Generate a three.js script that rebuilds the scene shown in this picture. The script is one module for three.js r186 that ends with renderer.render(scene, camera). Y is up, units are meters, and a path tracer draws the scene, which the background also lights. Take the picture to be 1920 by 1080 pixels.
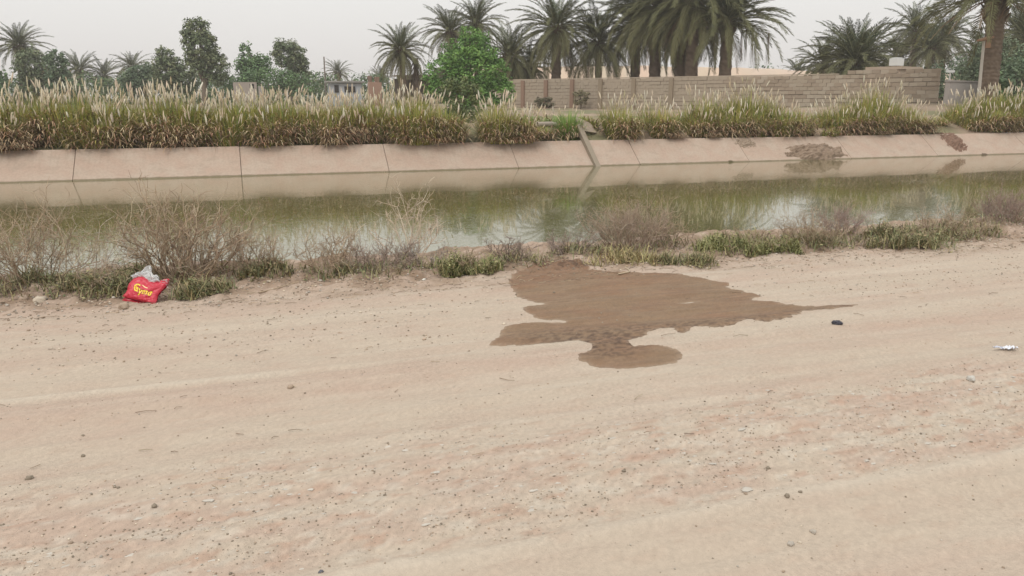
import * as THREE from 'three';
import { createNoise2D, createNoise3D } from 'simplex-noise';
import { mergeGeometries, mergeVertices } from 'three/addons/utils/BufferGeometryUtils.js';

// ---------------------------------------------------------------- camera, sky, sun, exposure
// x runs along the canal, z = -u with u the distance across it; metres; the road lies at y = 0
const scene = new THREE.Scene();
const R = Math.PI / 180, YAW = 18.4 * R, PITCH = 13.33 * R, EYE = 1.55;
const camera = new THREE.PerspectiveCamera(39.43, 16 / 9, 0.1, 3000);
camera.position.set(0, EYE, 0);
camera.lookAt(Math.sin(YAW) * Math.cos(PITCH), EYE - Math.sin(PITCH), -Math.cos(YAW) * Math.cos(PITCH));
const renderer = new THREE.WebGLRenderer();
renderer.toneMapping = THREE.LinearToneMapping;
renderer.toneMappingExposure = 1.0;
renderer.shadowMap.enabled = true;
{ // dusty overcast: pinkish near the horizon, brighter overhead, the same all round
  const W = 64, H = 128, d = new Float32Array(W * H * 4);
  for (let y = 0; y < H; y++) {
    const el = ((y + 0.5) / H - 0.5) * Math.PI, s = Math.max(0, Math.sin(el)), k = Math.min(1, s / 0.12), up = 0.42 * Math.pow(s, 0.8);
    const c = [0.755 + 0.035 * k + up, 0.718 + 0.063 * k + up, 0.698 + 0.060 * k + up * 0.97];
    for (let x = 0; x < W; x++) d.set([c[0], c[1], c[2], 1], (y * W + x) * 4);
  }
  const t = new THREE.DataTexture(d, W, H, THREE.RGBAFormat, THREE.FloatType);
  t.mapping = THREE.EquirectangularReflectionMapping; t.magFilter = THREE.LinearFilter; t.needsUpdate = true;
  scene.background = t; scene.environment = t;
}
const sun = new THREE.DirectionalLight(new THREE.Color(1.0, 0.95, 0.88), 1.4);
sun.name = 'sun'; sun.position.set(-22, 60, 18); sun.target.position.set(8, 0, -20);
sun.shadow.radius = 34; sun.castShadow = true;
Object.assign(sun.shadow.camera, { left: -80, right: 80, top: 80, bottom: -80, near: 1, far: 250 });
scene.add(sun, sun.target);
scene.fog = new THREE.FogExp2(new THREE.Color(0.86, 0.84, 0.82), 0.0011);

// ---------------------------------------------------------------- helpers
function rng(seed) { let a = seed >>> 0; return () => { a = (a + 0x6D2B79F5) | 0; let t = Math.imul(a ^ (a >>> 15), 1 | a); t = (t + Math.imul(t ^ (t >>> 7), 61 | t)) ^ t; return ((t ^ (t >>> 14)) >>> 0) / 4294967296; }; }
const n2 = createNoise2D(rng(11)), n2b = createNoise2D(rng(12)), n3 = createNoise3D(rng(13));
const fbm = (x, y, o = 4) => { let s = 0, a = 0.5; for (let i = 0; i < o; i++) { s += a * n2(x, y); x = x * 2.03 + 7.1; y = y * 2.03 - 3.7; a *= 0.5; } return s; };
const clamp = THREE.MathUtils.clamp, lerp = THREE.MathUtils.lerp;
const sm = (a, b, x) => { const t = clamp((x - a) / (b - a), 0, 1); return t * t * (3 - 2 * t); };
const V = (x, y, z) => new THREE.Vector3(x, y, z);
const used = new Map();
const numbered = (n) => { const k = used.get(n) ?? 0; used.set(n, k + 1); return k ? n + '_' + String(k).padStart(3, '0') : n; };
function tag(o, label, category, group, kind) { if (label) o.userData.label = label; if (category) o.userData.category = category; if (group) o.userData.group = group; if (kind) o.userData.kind = kind; return o; }
function thing(name, pos, label, category, group) { const g = new THREE.Group(); g.name = numbered(name); g.position.set(pos[0], pos[1], pos[2]); scene.add(g); return tag(g, label, category, group); }
function mesh(name, geo, mat, parent, kind) { const m = new THREE.Mesh(geo, mat); m.name = parent ? name : numbered(name); (parent ?? scene).add(m); if (kind) m.userData.kind = kind; return m; }
const std = (r, g, b, rough = 0.95, extra = {}) => new THREE.MeshStandardMaterial({ color: new THREE.Color().setRGB(r, g, b), roughness: rough, ...extra });
const vcol = (rough = 0.95, extra = {}) => new THREE.MeshStandardMaterial({ vertexColors: true, roughness: rough, ...extra });

// collects triangles with one colour per vertex
class GB {
  constructor() { this.p = []; this.c = []; this.i = []; }
  v(x, y, z, c) { this.p.push(x, y, z); this.c.push(c[0], c[1], c[2]); return this.p.length / 3 - 1; }
  tri(a, b, c) { this.i.push(a, b, c); }
  quad(a, b, c, d) { this.i.push(a, b, c, a, c, d); }
  geo() {
    const g = new THREE.BufferGeometry();
    g.setAttribute('position', new THREE.Float32BufferAttribute(this.p, 3));
    g.setAttribute('color', new THREE.Float32BufferAttribute(this.c, 3));
    g.setIndex(this.i); g.computeVertexNormals(); return g;
  }
  // a strip that bends: base point, heading (radians), first and last lean from upright, length, width
  blade(x, y, z, head, l0, l1, len, w, c, segs = 2) {
    const dx = Math.cos(head), dz = Math.sin(head), sx = -dz * w / 2, sz = dx * w / 2;
    let a = this.v(x - sx, y, z - sz, c), b = this.v(x + sx, y, z + sz, c);
    for (let k = 1; k <= segs; k++) {
      const l = lerp(l0, l1, (k - 0.5) / segs), st = len / segs;
      x += dx * Math.sin(l) * st; z += dz * Math.sin(l) * st; y += Math.cos(l) * st;
      if (k === segs) { this.tri(a, b, this.v(x, y, z, c)); break; }
      const f = 1 - 0.35 * k / segs, a2 = this.v(x - sx * f, y, z - sz * f, c), b2 = this.v(x + sx * f, y, z + sz * f, c);
      this.quad(a, b, b2, a2); a = a2; b = b2;
    }
    return [x, y, z];
  }
  // a tapering three- or more-sided rod through points
  rod(pts, r0, r1, c, sides = 3) {
    let prev = null; const n = pts.length;
    for (let k = 0; k < n; k++) {
      const p = pts[k], q = pts[Math.min(k + 1, n - 1)], o = pts[Math.max(k - 1, 0)];
      const t = V(q[0] - o[0], q[1] - o[1], q[2] - o[2]).normalize(), a = Math.abs(t.y) < 0.9 ? V(0, 1, 0) : V(1, 0, 0);
      const e1 = V().crossVectors(t, a).normalize(), e2 = V().crossVectors(t, e1), r = lerp(r0, r1, k / (n - 1)), ring = [];
      for (let s = 0; s < sides; s++) { const g = s / sides * 2 * Math.PI, u = Math.cos(g) * r, v = Math.sin(g) * r; ring.push(this.v(p[0] + e1.x * u + e2.x * v, p[1] + e1.y * u + e2.y * v, p[2] + e1.z * u + e2.z * v, c)); }
      if (prev) for (let s = 0; s < sides; s++) { const s2 = (s + 1) % sides; this.quad(prev[s], prev[s2], ring[s2], ring[s]); }
      prev = ring;
    }
  }
  // a leaf: a kite with its own tilt
  leaf(x, y, z, nx, ny, nz, size, rnd, c, ratio = 0.5) {
    const n = V(nx, ny, nz).normalize(), a = V(rnd() - 0.5, rnd() - 0.5, rnd() - 0.5).cross(n).normalize(), b = V().crossVectors(n, a);
    const L = size / 2, w = L * ratio;
    this.quad(this.v(x - a.x * L, y - a.y * L, z - a.z * L, c), this.v(x + b.x * w, y + b.y * w, z + b.z * w, c), this.v(x + a.x * L, y + a.y * L, z + a.z * L, c), this.v(x - b.x * w, y - b.y * w, z - b.z * w, c));
  }
}
const tone = (c, r, amount = 0.25) => { const k = 1 + (r() - 0.5) * 2 * amount; return [c[0] * k * (1 + (r() - 0.5) * 0.12), c[1] * k, c[2] * k * (1 + (r() - 0.5) * 0.12)]; };
const mix3 = (a, b, t) => [lerp(a[0], b[0], t), lerp(a[1], b[1], t), lerp(a[2], b[2], t)];

function dataTex(size, fn, srgb = false) {
  const d = new Uint8Array(size * size * 4);
  for (let y = 0; y < size; y++) for (let x = 0; x < size; x++) { const c = fn(x / size, y / size); d.set([clamp(c[0] * 255, 0, 255), clamp(c[1] * 255, 0, 255), clamp(c[2] * 255, 0, 255), 255], (y * size + x) * 4); }
  const t = new THREE.DataTexture(d, size, size); t.magFilter = THREE.LinearFilter; t.wrapS = t.wrapT = THREE.RepeatWrapping; t.needsUpdate = true;
  if (srgb) t.colorSpace = THREE.SRGBColorSpace;
  return t;
}
// tileable noise: blends four shifted copies
const tileNoise = (f, u, v, s) => { const a = f(u * s, v * s), b = f((u - 1) * s, v * s), c = f(u * s, (v - 1) * s), d = f((u - 1) * s, (v - 1) * s); return (a * (1 - u) + b * u) * (1 - v) + (c * (1 - u) + d * u) * v; };

// ---------------------------------------------------------------- ground of the near side: road, verge and bank
const WATER = -0.45;
const ROADSEED = 3.3;
function nearH(x, u) {
  const streak = fbm(x * 0.10 + ROADSEED, u * 1.6, 3) * 0.035 + fbm(x * 0.5, u * 5 + 4, 3) * 0.012 + fbm(x * 3, u * 6, 3) * 0.007 + n2(x * 14, u * 16) * 0.0016;
  const tracks = 0.013 * bell(u, ridgeA(x), 0.05) * sm(2.4, 1.6, x) + 0.014 * bell(u, ridgeB(x), 0.05) - 0.016 * bell(u, 3.9, 0.30) - 0.016 * bell(u, 2.0, 0.35) + gravelBand(x, u) * 0.006 * n2(x * 9, u * 11);
  const edge = sm(6.1, 7.0, u), crest = 7.55 + 0.22 * fbm(x * 0.6, 3.1, 2);
  const lumps = edge * (fbm(x * 1.1, u * 1.4 + 20, 4) * 0.06 + 0.01 + fbm(x * 5, u * 6, 3) * 0.035);
  const berm = 0.06 * Math.exp(-(((u - crest) / 0.42) ** 2)) * (0.7 + 0.8 * fbm(x * 0.7 + 9, 1, 2));
  const drop = Math.max(0, u - crest - 0.35) / 1.3;
  return streak * 0.8 * (1 - 0.4 * edge) + tracks + lumps + berm - drop;
}
function axis(lo, hi, fineLo, fineHi, step, grow) {
  const a = []; const n = Math.round((fineHi - fineLo) / step);
  for (let k = 0; k <= n; k++) a.push(fineLo + k * step);
  let s = step, x = fineLo; while (x > lo) { s *= grow; x -= s; a.unshift(Math.max(x, lo)); }
  s = step; x = fineHi; while (x < hi) { s *= grow; x += s; a.push(Math.min(x, hi)); }
  return a;
}
const CREAM = [0.478, 0.400, 0.322], PINK = [0.452, 0.348, 0.280], PALE = [0.52, 0.45, 0.37], VERGE = [0.275, 0.195, 0.137], GREYISH = [0.46, 0.40, 0.335];
const bell = (u, c, w) => Math.exp(-(((u - c) / w) ** 2));
const ridgeA = (x) => 4.61 + 0.03 * fbm(x * 0.5, 2, 2), ridgeB = (x) => 2.45 + 0.03 * fbm(x * 0.5 + 8, 5, 2), gravelBand = (x, u) => sm(2.40, 2.62, u + 0.08 * fbm(x * 1.3, 4, 2)) * sm(3.65, 3.15, u + 0.25 * fbm(x * 0.8, u + 7, 2));
function nearColor(x, u) {
  const a = fbm(x * 0.13 + 5, u * 1.5, 4), b = fbm(x * 0.25, u * 3.6 + 9, 4), g = fbm(x * 1.7, u * 2.6, 4), gb = gravelBand(x, u);
  const pink = 0.22 + 0.75 * bell(u, 4.36, 0.15) * (0.6 + 0.8 * fbm(x * 0.5, 31, 2)) + gb * (0.28 + 1.5 * fbm(x * 1.2 - 30, u * 4 + 8, 3)) + 0.5 * sm(2.3, 1.8, u) + 0.35 * sm(5.6, 6.3, u) + a * 0.75 + g * 0.45;
  let c = mix3(CREAM, PINK, clamp(pink, 0, 1));
  c = mix3(c, PALE, clamp(0.85 * bell(u, ridgeA(x), 0.035) * sm(2.3, 1.6, x) + 0.6 * bell(u, ridgeB(x), 0.03) + b * 1.1 - 0.05, 0, 0.9));
  c = mix3(c, [0.53, 0.48, 0.41], 0.5 * gb * sm(0.12, 0.34, fbm(x * 3.5 + 70, u * 10, 3)));
  c = mix3(c, [0.42, 0.285, 0.215], 0.5 * sm(0.2, 0.45, fbm(x * 2.6 - 30, u * 7 + 8, 4)) * (0.35 + gb));
  const v = sm(6.15, 6.95, u + 0.45 * fbm(x * 0.9, u * 1.3 + 6, 4));
  c = mix3(c, mix3(VERGE, PINK, clamp(0.35 + fbm(x * 2.5, u * 3 + 30, 4) * 1.1, 0, 1)), v);
  const f = 1 + (0.05 + 0.05 * gb + 0.05 * v) * (n2b(x * 17, u * 32) + n2(x * 38, u * 48));
  return [c[0] * f, c[1] * f, c[2] * f];
}
const STEP = 0.02;
const gx = axis(-150, 260, -2.9, 10.3, STEP, 1.25), gu = axis(-60, 9.8, 1.4, 8.2, STEP, 1.25);
const fine = { x0: gx.findIndex((v) => v > -2.9 - 1e-6), u0: gu.findIndex((v) => v > 1.4 - 1e-6) };
const grain = dataTex(512, (u, v) => { const k = 0.93 + 0.07 * tileNoise(n2, u, v, 30) + 0.06 * tileNoise(n2b, u, v, 90) + 0.05 * tileNoise(n2, u, v, 200); return [k, k * 0.992, k * 0.98]; });
const grit = dataTex(512, (u, v) => { const k = 0.5 + 0.22 * tileNoise(n2b, u, v, 25) + 0.2 * tileNoise(n2, u, v, 70) + 0.15 * tileNoise(n2b, u, v, 160); return [k, k, k]; });
const soilMat = vcol(0.97, { map: grain, bumpMap: grit, bumpScale: 0.006 });
{
  const g = new THREE.BufferGeometry(), nx = gx.length, nu = gu.length, P = new Float32Array(nx * nu * 3), C = new Float32Array(nx * nu * 3), U = new Float32Array(nx * nu * 2), I = new Uint32Array((nx - 1) * (nu - 1) * 6);
  for (let j = 0; j < nu; j++) for (let i = 0; i < nx; i++) {
    const k = j * nx + i; P.set([gx[i], nearH(gx[i], gu[j]), -gu[j]], k * 3); C.set(nearColor(gx[i], gu[j]), k * 3); U.set([gx[i] / 0.9, gu[j] / 0.9], k * 2);
  }
  let q = 0;
  for (let j = 0; j < nu - 1; j++) for (let i = 0; i < nx - 1; i++) { const a = j * nx + i, b = a + 1, c = a + nx, d = c + 1; I[q++] = a; I[q++] = b; I[q++] = d; I[q++] = a; I[q++] = d; I[q++] = c; }
  g.setAttribute('position', new THREE.BufferAttribute(P, 3)); g.setAttribute('color', new THREE.BufferAttribute(C, 3)); g.setAttribute('uv', new THREE.BufferAttribute(U, 2));
  g.setIndex(new THREE.BufferAttribute(I, 1)); g.computeVertexNormals();
  const m = mesh('dirt_road', g, soilMat); tag(m, 'pale compacted dirt road with pinkish wheel streaks along the canal', 'road', null, 'structure');
}
// wet patch: the same lattice cut along the outline of the spill, a few millimetres up
const wetOutline = [[2.11, 6.41], [2.22, 6.64], [2.53, 6.97], [2.91, 7.11], [3.09, 7.0], [3.01, 6.69], [3.26, 6.43], [3.58, 6.28], [3.71, 6.07], [3.89, 5.81], [3.78, 5.64], [3.89, 5.35], [3.75, 5.26], [3.89, 5.18], [4.0, 4.99], [4.17, 4.93], [4.41, 4.81], [4.12, 4.78], [3.91, 4.81], [3.74, 4.71], [3.46, 4.65], [3.36, 4.73], [3.25, 4.69], [3.05, 4.64], [2.9, 4.71], [2.78, 4.61], [2.73, 4.63], [2.72, 4.73], [2.55, 4.69], [2.39, 4.57], [2.3, 4.51], [2.3, 4.43], [2.47, 4.38], [2.53, 4.27], [2.46, 4.13], [2.28, 4.07], [2.04, 4.11], [1.89, 4.21], [1.86, 4.32], [1.99, 4.43], [2.05, 4.56], [1.98, 4.66], [1.8, 4.65], [1.56, 4.7], [1.43, 4.74], [1.54, 4.92], [1.65, 5.13], [1.82, 5.18], [2.08, 5.1], [2.09, 5.18], [1.95, 5.25], [1.91, 5.48], [1.99, 5.58], [2.13, 5.6], [2.06, 5.68], [2.03, 5.83], [2.05, 6.11]];
const islands = [[3.22, 5.32, 0.06, 0.012]];
const wetPts = new THREE.CatmullRomCurve3(wetOutline.map(([x, u]) => V(x, 0, u)), true, 'catmullrom', 0.35).getPoints(260);
function wetF(x, u) { // positive inside
  let best = 1e9, inside = false;
  for (let i = 0, j = wetPts.length - 1; i < wetPts.length; j = i++) {
    const a = wetPts[j], b = wetPts[i], ex = b.x - a.x, ez = b.z - a.z, t = clamp(((x - a.x) * ex + (u - a.z) * ez) / (ex * ex + ez * ez + 1e-9), 0, 1);
    const d = (x - a.x - ex * t) ** 2 + (u - a.z - ez * t) ** 2; if (d < best) best = d;
    if ((a.z > u) !== (b.z > u) && x < (b.x - a.x) * (u - a.z) / (b.z - a.z) + a.x) inside = !inside;
  }
  let f = (inside ? 1 : -1) * Math.sqrt(best) + 0.018 * n2(x * 9, u * 9) + 0.009 * n2b(x * 30, u * 30);
  for (const [cx, cu, rx, ru] of islands) f = Math.min(f, (Math.hypot((x - cx) / rx, (u - cu) / ru) - 1) * 0.03 + 0.01 * n2(x * 20, u * 20));
  return f;
}
{
  const b = new GB(), uv = [], WET = [0.228, 0.147, 0.085], DARK = [0.088, 0.048, 0.027], WARM = [0.215, 0.120, 0.066];
  const F = new Map(), key = (i, j) => i * 10000 + j, f = (i, j) => { const k = key(i, j); if (!F.has(k)) F.set(k, wetF(gx[i], gu[j])); return F.get(k); };
  const ids = new Map();
  const put = (x, u, y, fv) => {
    const s = x.toFixed(4) + ',' + u.toFixed(4); if (ids.has(s)) return ids.get(s);
    let c = mix3(WET, WARM, clamp(0.25 + fbm(x * 1.5, u * 2, 3) + 0.8 * sm(6.0, 6.8, u), 0, 1)); c = mix3(c, CREAM, 0.22 * sm(0.035, 0.0, fv) + 0.10 * clamp(fbm(x * 2.2, u * 5, 3), 0, 1));
    const track = sm(0.34, 0.05, Math.abs(u - 4.73 - 0.0 * x - 0.10 * Math.sin(x * 1.3))) * sm(1.45, 1.9, x), neck = sm(0.32, 0.05, Math.hypot((x - 2.13) * 0.9, (u - 4.5) * 0.9)), top = sm(0.42, 0.1, Math.hypot((x - 2.85) * 0.8, (u - 6.95) * 1.8));
    const speck = fbm(x * 9, u * 22, 3) * 1.5 + n2b(x * 30, u * 55) * 0.5;
    c = mix3(c, DARK, clamp((speck + 0.12) * 1.5, 0, 1) * clamp(track * 0.6 + neck * 1.1 + top * 1.2 + 0.08, 0, 1));
    c = mix3(c, DARK, 0.42 * clamp(neck + top + 0.5 * track, 0, 1) * clamp(0.6 + speck, 0, 1));
    const streak = 1 + 0.20 * fbm(x * 1.1, u * 13, 3) + 0.10 * n2(x * 22, u * 40); c = c.map((q) => q * streak);
    const id = b.v(x, y + 0.0008 + 0.0035 * sm(0, 0.03, fv), -u, c); uv.push(x / 0.9, u / 0.9); ids.set(s, id); return id;
  };
  const i0 = gx.findIndex((v) => v > 1.2), i1 = gx.findIndex((v) => v > 4.7), j0 = gu.findIndex((v) => v > 3.8), j1 = gu.findIndex((v) => v > 7.35);
  const H = (i, j) => nearH(gx[i], gu[j]);
  const tri = (A, B, C) => {
    const poly = []; const T = [A, B, C];
    for (let k = 0; k < 3; k++) {
      const p = T[k], q = T[(k + 1) % 3], fp = f(...p), fq = f(...q);
      if (fp > 0) poly.push([gx[p[0]], gu[p[1]], H(...p), fp]);
      if ((fp > 0) !== (fq > 0)) { const t = fp / (fp - fq); poly.push([lerp(gx[p[0]], gx[q[0]], t), lerp(gu[p[1]], gu[q[1]], t), lerp(H(...p), H(...q), t), 0]); }
    }
    for (let k = 1; k < poly.length - 1; k++) b.tri(put(...poly[0]), put(...poly[k]), put(...poly[k + 1]));
  };
  for (let j = j0; j < j1; j++) for (let i = i0; i < i1; i++) { tri([i, j], [i + 1, j], [i + 1, j + 1]); tri([i, j], [i + 1, j + 1], [i, j + 1]); }
  const g = b.geo(); g.setAttribute('uv', new THREE.Float32BufferAttribute(uv, 2));
  tag(mesh('wet_patch', g, vcol(0.72, { map: grain, bumpMap: grit, bumpScale: 0.006 })), 'dark brown wet spill of water spread over the dry dirt road', 'wet patch', null, 'structure');
}

// ---------------------------------------------------------------- canal: water, lining, far ground
const U_W = 22.3, U_T = 23.2, Y_T = 0.26;
function farH(x, u) {
  const rise = 0.36 * sm(23.3, 24.7, u) + 0.25 * sm(24.8, 31, u) + 0.42 * Math.exp(-(((x - 31.5) / 6) ** 2) - (((u - 31.5) / 6) ** 2));
  return Y_T - 0.03 + rise + fbm(x * 0.25, u * 0.3, 4) * 0.12 * sm(23.3, 24.3, u) + fbm(x * 1.6, u * 1.6, 3) * 0.05 * sm(23.25, 23.8, u);
}
{
  const ax = axis(-260, 420, -12, 36, 0.3, 1.18), au = axis(U_T - 0.02, 900, U_T - 0.02, 33, 0.3, 1.15), b = new GB(), uv = [];
  const SOIL = [0.31, 0.225, 0.165], DUST = [0.38, 0.295, 0.22], GRASS = [0.15, 0.165, 0.07];
  au.forEach((u) => ax.forEach((x) => {
    let c = mix3(SOIL, DUST, clamp(0.5 + fbm(x * 0.4, u * 0.4, 4), 0, 1));
    c = mix3(c, GRASS, 0.75 * sm(-0.05, 0.3, fbm(x * 0.16 + 3, u * 0.16, 4) + 0.25 * sm(14, 4, x)));
    b.v(x, farH(x, u), -u, c); uv.push(x / 0.9, u / 0.9);
  }));
  const n = ax.length; for (let j = 0; j < au.length - 1; j++) for (let i = 0; i < n - 1; i++) { const a = j * n + i; b.quad(a, a + 1, a + n + 1, a + n); }
  const g = b.geo(); g.setAttribute('uv', new THREE.Float32BufferAttribute(uv, 2));
  tag(mesh('far_ground', g, soilMat), 'pinkish earth and patchy grass on the far side of the canal', 'ground', null, 'structure');
}
{
  const w = 512, ripple = dataTex(w, (u, v) => { const k = 0.5 + 0.30 * tileNoise(n2, u, v, 7) * 0.5 + 0.24 * tileNoise((a, c) => n2b(a * 0.8, c * 1.8), u, v, 16) + 0.09 * tileNoise(n2, u, v, 44); return [k, k, k]; });
  const g = new THREE.PlaneGeometry(420, 18, 1, 1); g.rotateX(-Math.PI / 2);
  const p = g.attributes.position, uv = g.attributes.uv; for (let i = 0; i < p.count; i++) uv.setXY(i, p.getX(i) / 2.6, p.getZ(i) / 2.1);
  const m = mesh('canal_water', g, new THREE.MeshPhysicalMaterial({ color: new THREE.Color().setRGB(0.150, 0.142, 0.056), roughness: 0.025, ior: 1.34, clearcoat: 0.55, clearcoatRoughness: 0.02, bumpMap: ripple, bumpScale: 0.0032 }));
  m.position.set(60, WATER, -15.6); tag(m, 'still murky green water of the irrigation canal', 'water', null, 'structure');
}
{
  const lining = thing('canal_lining', [0, 0, 0], 'sloping concrete slab lining of the far canal bank', 'canal lining'); lining.userData.kind = 'structure';
  const slabTex = (seed) => dataTex(512, (u, v) => { // v = 0 foot of the slope under water, v = 1 top
    const f = (a, c, o) => fbm(a + seed, c + seed, o);
    const blotch = f(u * 5, v * 3, 4), fineN = f(u * 40, v * 24, 3), drip = f(u * 26, v * 1.2, 3), tide = 0.508 + 0.008 * f(u * 14, 2, 3);
    let c = mix3([0.415, 0.308, 0.242], [0.432, 0.345, 0.277], clamp(0.5 + blotch * 1.1, 0, 1));
    c = mix3(c, [0.35, 0.275, 0.215], 0.45 * sm(0.15, 0.55, f(u * 4 + 3, v * 5, 4)));
    c = mix3(c, [0.33, 0.26, 0.20], clamp(drip * 0.9 - 0.08, 0, 0.35) * sm(0.5, 0.95, v));
    const alg = sm(tide + 0.016, tide - 0.004, v); c = mix3(c, [0.17, 0.14, 0.085], alg * 0.9);
    const k = 1 + 0.10 * fineN; return c.map((q) => clamp(q * k, 0, 1));
  });
  const mats = [1.7, 8.3, 15.1].map((s) => new THREE.MeshStandardMaterial({ map: slabTex(s), bumpMap: grit, bumpScale: 0.002, roughness: 0.9 }));
  const run = 1.3, drop = Y_T - (-1.15), L = Math.hypot(drop, drop * run), ang = Math.atan2(drop, drop * run);
  const joints = [-4.0, -0.04, 3.84, 7.62, 11.55, 15.44, 19.44, 23.15, 27.5]; for (let k = 1; k <= 5; k++) joints.unshift(joints[0] - 3.9); for (let k = 1; k <= 20; k++) joints.push(joints[joints.length - 1] + 3.9);
  const r = rng(5);
  for (let k = 0; k < joints.length - 1; k++) {
    const w = joints[k + 1] - joints[k] - 0.028, th = 0.12, s = new THREE.Shape(); const e = 0.012;
    s.moveTo(-w / 2, -L / 2 + e); s.lineTo(-w / 2 + e, -L / 2); s.lineTo(w / 2 - e, -L / 2); s.lineTo(w / 2, -L / 2 + e); s.lineTo(w / 2, L / 2 - e); s.lineTo(w / 2 - e, L / 2); s.lineTo(-w / 2 + e, L / 2); s.lineTo(-w / 2, L / 2 - e);
    const g = new THREE.ExtrudeGeometry(s, { depth: th, bevelEnabled: true, bevelSize: 0.008, bevelThickness: 0.008, bevelSegments: 1 });
    g.translate(0, 0, -th); const p = g.attributes.position, uv = g.attributes.uv; for (let i = 0; i < p.count; i++) uv.setXY(i, clamp(p.getX(i) / w + 0.5, 0.002, 0.998), clamp(p.getY(i) / L + 0.5, 0.002, 0.998));
    const m = mesh('concrete_slab', g, mats[k % 3], lining);
    m.rotation.x = -(Math.PI / 2 - ang); m.rotation.z = (r() - 0.5) * 0.002;
    const my = (Y_T - 1.15) / 2, mu = U_T - (drop / 2) * run; m.position.set((joints[k] + joints[k + 1]) / 2, my + (r() - 0.5) * 0.008, -mu);
  }
  // earth bed under the slabs, seen in the joints
  const bed = new THREE.PlaneGeometry(230, L + 0.1); const m = mesh('joint_bed', bed, std(0.20, 0.155, 0.115, 1), lining); m.rotation.x = -(Math.PI / 2 - ang);
  m.position.set(60, (Y_T - 1.15) / 2 - 0.075 * Math.cos(ang), -(U_T - drop / 2 * run) - 0.075 * Math.sin(ang));
}

// ---------------------------------------------------------------- tall plumed grass on the far bank
const bladeMat = vcol(0.8, { side: THREE.DoubleSide }), plumeMat = vcol(1.0, { side: THREE.DoubleSide });
const GREENS = [[0.34, 0.33, 0.070], [0.255, 0.285, 0.062], [0.41, 0.37, 0.095], [0.19, 0.255, 0.065]], STRAW = [[0.43, 0.315, 0.18], [0.35, 0.235, 0.135], [0.54, 0.44, 0.28], [0.24, 0.16, 0.10], [0.39, 0.22, 0.14]];
const PLUME = [[0.66, 0.58, 0.44], [0.60, 0.50, 0.38], [0.72, 0.66, 0.54], [0.56, 0.48, 0.32]];
// spots: [x, u, rx, ru, height, green blades, dry blades, plumes]
function grassInto(gr, dr, pl, [x0, u0, rx, ru, H, nG, nD, nP], r, warm = 0) {
  const pick = (a) => a[Math.floor(r() * a.length)];
  const spot = () => { const a = r() * 6.283, d = Math.sqrt(r()); return [x0 + Math.cos(a) * d * rx, u0 + Math.sin(a) * d * ru, a, d]; };
  for (let k = 0; k < nG; k++) {
    const [x, u, a, d] = spot(), h = H * (0.5 + 0.5 * r()) * (1 - 0.22 * d * d), lean = 0.04 + d * d * 0.42 + r() * 0.12;
    const head = -a + (r() - 0.5) * (2.4 - 1.4 * d), arch = r() < 0.3 ? 0.9 + r() * 0.9 : 0.25 * r();
    gr.blade(x, farH(x, u) - 0.02, -u, head, lean * 0.5, lean * 1.3 + arch, h * (arch > 0.5 ? 0.95 : 1), 0.013 + r() * 0.014, tone(warm < 0 ? mix3([0.17, 0.30, 0.065], pick(GREENS), r() * 0.5) : r() < warm ? mix3(pick(GREENS), [0.36, 0.25, 0.10], 0.6) : pick(GREENS), r, 0.28), 3);
  }
  for (let k = 0; k < nD; k++) {
    let [x, u, a, d] = spot(); d = Math.min(1.05, d * 1.15);
    const front = r() < 0.6; if (front) u = u0 - ru * (0.45 + 0.55 * r());
    const y = farH(x, u) + Math.pow(r(), 1.5) * H * 0.48, head = front ? Math.PI / 2 + (r() - 0.5) * 2.6 : -a + (r() - 0.5) * 1.5;
    const len = 0.26 + 0.48 * r();
    dr.blade(x, y, -u, head, 0.3 + r() * 0.7, 1.7 + r() * 1.1, len, 0.015 + r() * 0.020, tone(pick(STRAW), r, 0.3), 3);
  }
  nP = Math.round(nP * 0.68);
  for (let k = 0; k < nP; k++) {
    const [x, u, a, d] = spot(), h = H * (0.58 + 0.42 * r()), lean = 0.03 + d * 0.14 + r() * 0.10, head = -a + (r() - 0.5) * 1.6;
    const e = gr.blade(x, farH(x, u), -u, head, lean * 0.5, lean, h, 0.010, tone([0.30, 0.27, 0.12], r, 0.2), 2);
    const len = 0.16 + 0.16 * r(), l2 = lean + (r() - 0.3) * 0.5, dx = Math.cos(head) * Math.sin(l2), dz = Math.sin(head) * Math.sin(l2), dy = Math.cos(l2), c = tone(pick(PLUME), r, 0.12), rad = 0.014 + r() * 0.013;
    const at = (t) => [e[0] + dx * len * t, e[1] - 0.05 + dy * len * t, e[2] + dz * len * t];
    pl.rod([at(0), at(0.18), at(0.55), at(0.85), at(1)].map((p) => p), rad, rad, c, 3);
    // narrow both ends of the spindle and roughen it
    const n = pl.p.length / 3, prof = [0.15, 0.75, 1.0, 0.65, 0.12];
    for (let q = 0; q < 15; q++) { const ring = Math.floor(q / 3), i = (n - 15 + q) * 3, m = at([0, 0.18, 0.55, 0.85, 1][ring]), f = prof[ring] * (0.75 + 0.6 * r()); for (let w = 0; w < 3; w++) pl.p[i + w] = m[w] + (pl.p[i + w] - m[w]) * f; }
    for (let q = 0; q < 8; q++) { const m = at(0.1 + 0.8 * r()); pl.blade(m[0], m[1], m[2], r() * 6.28, 0.3, 0.7, 0.05 + 0.035 * r(), 0.012, c, 1); }
  }
}
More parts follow.
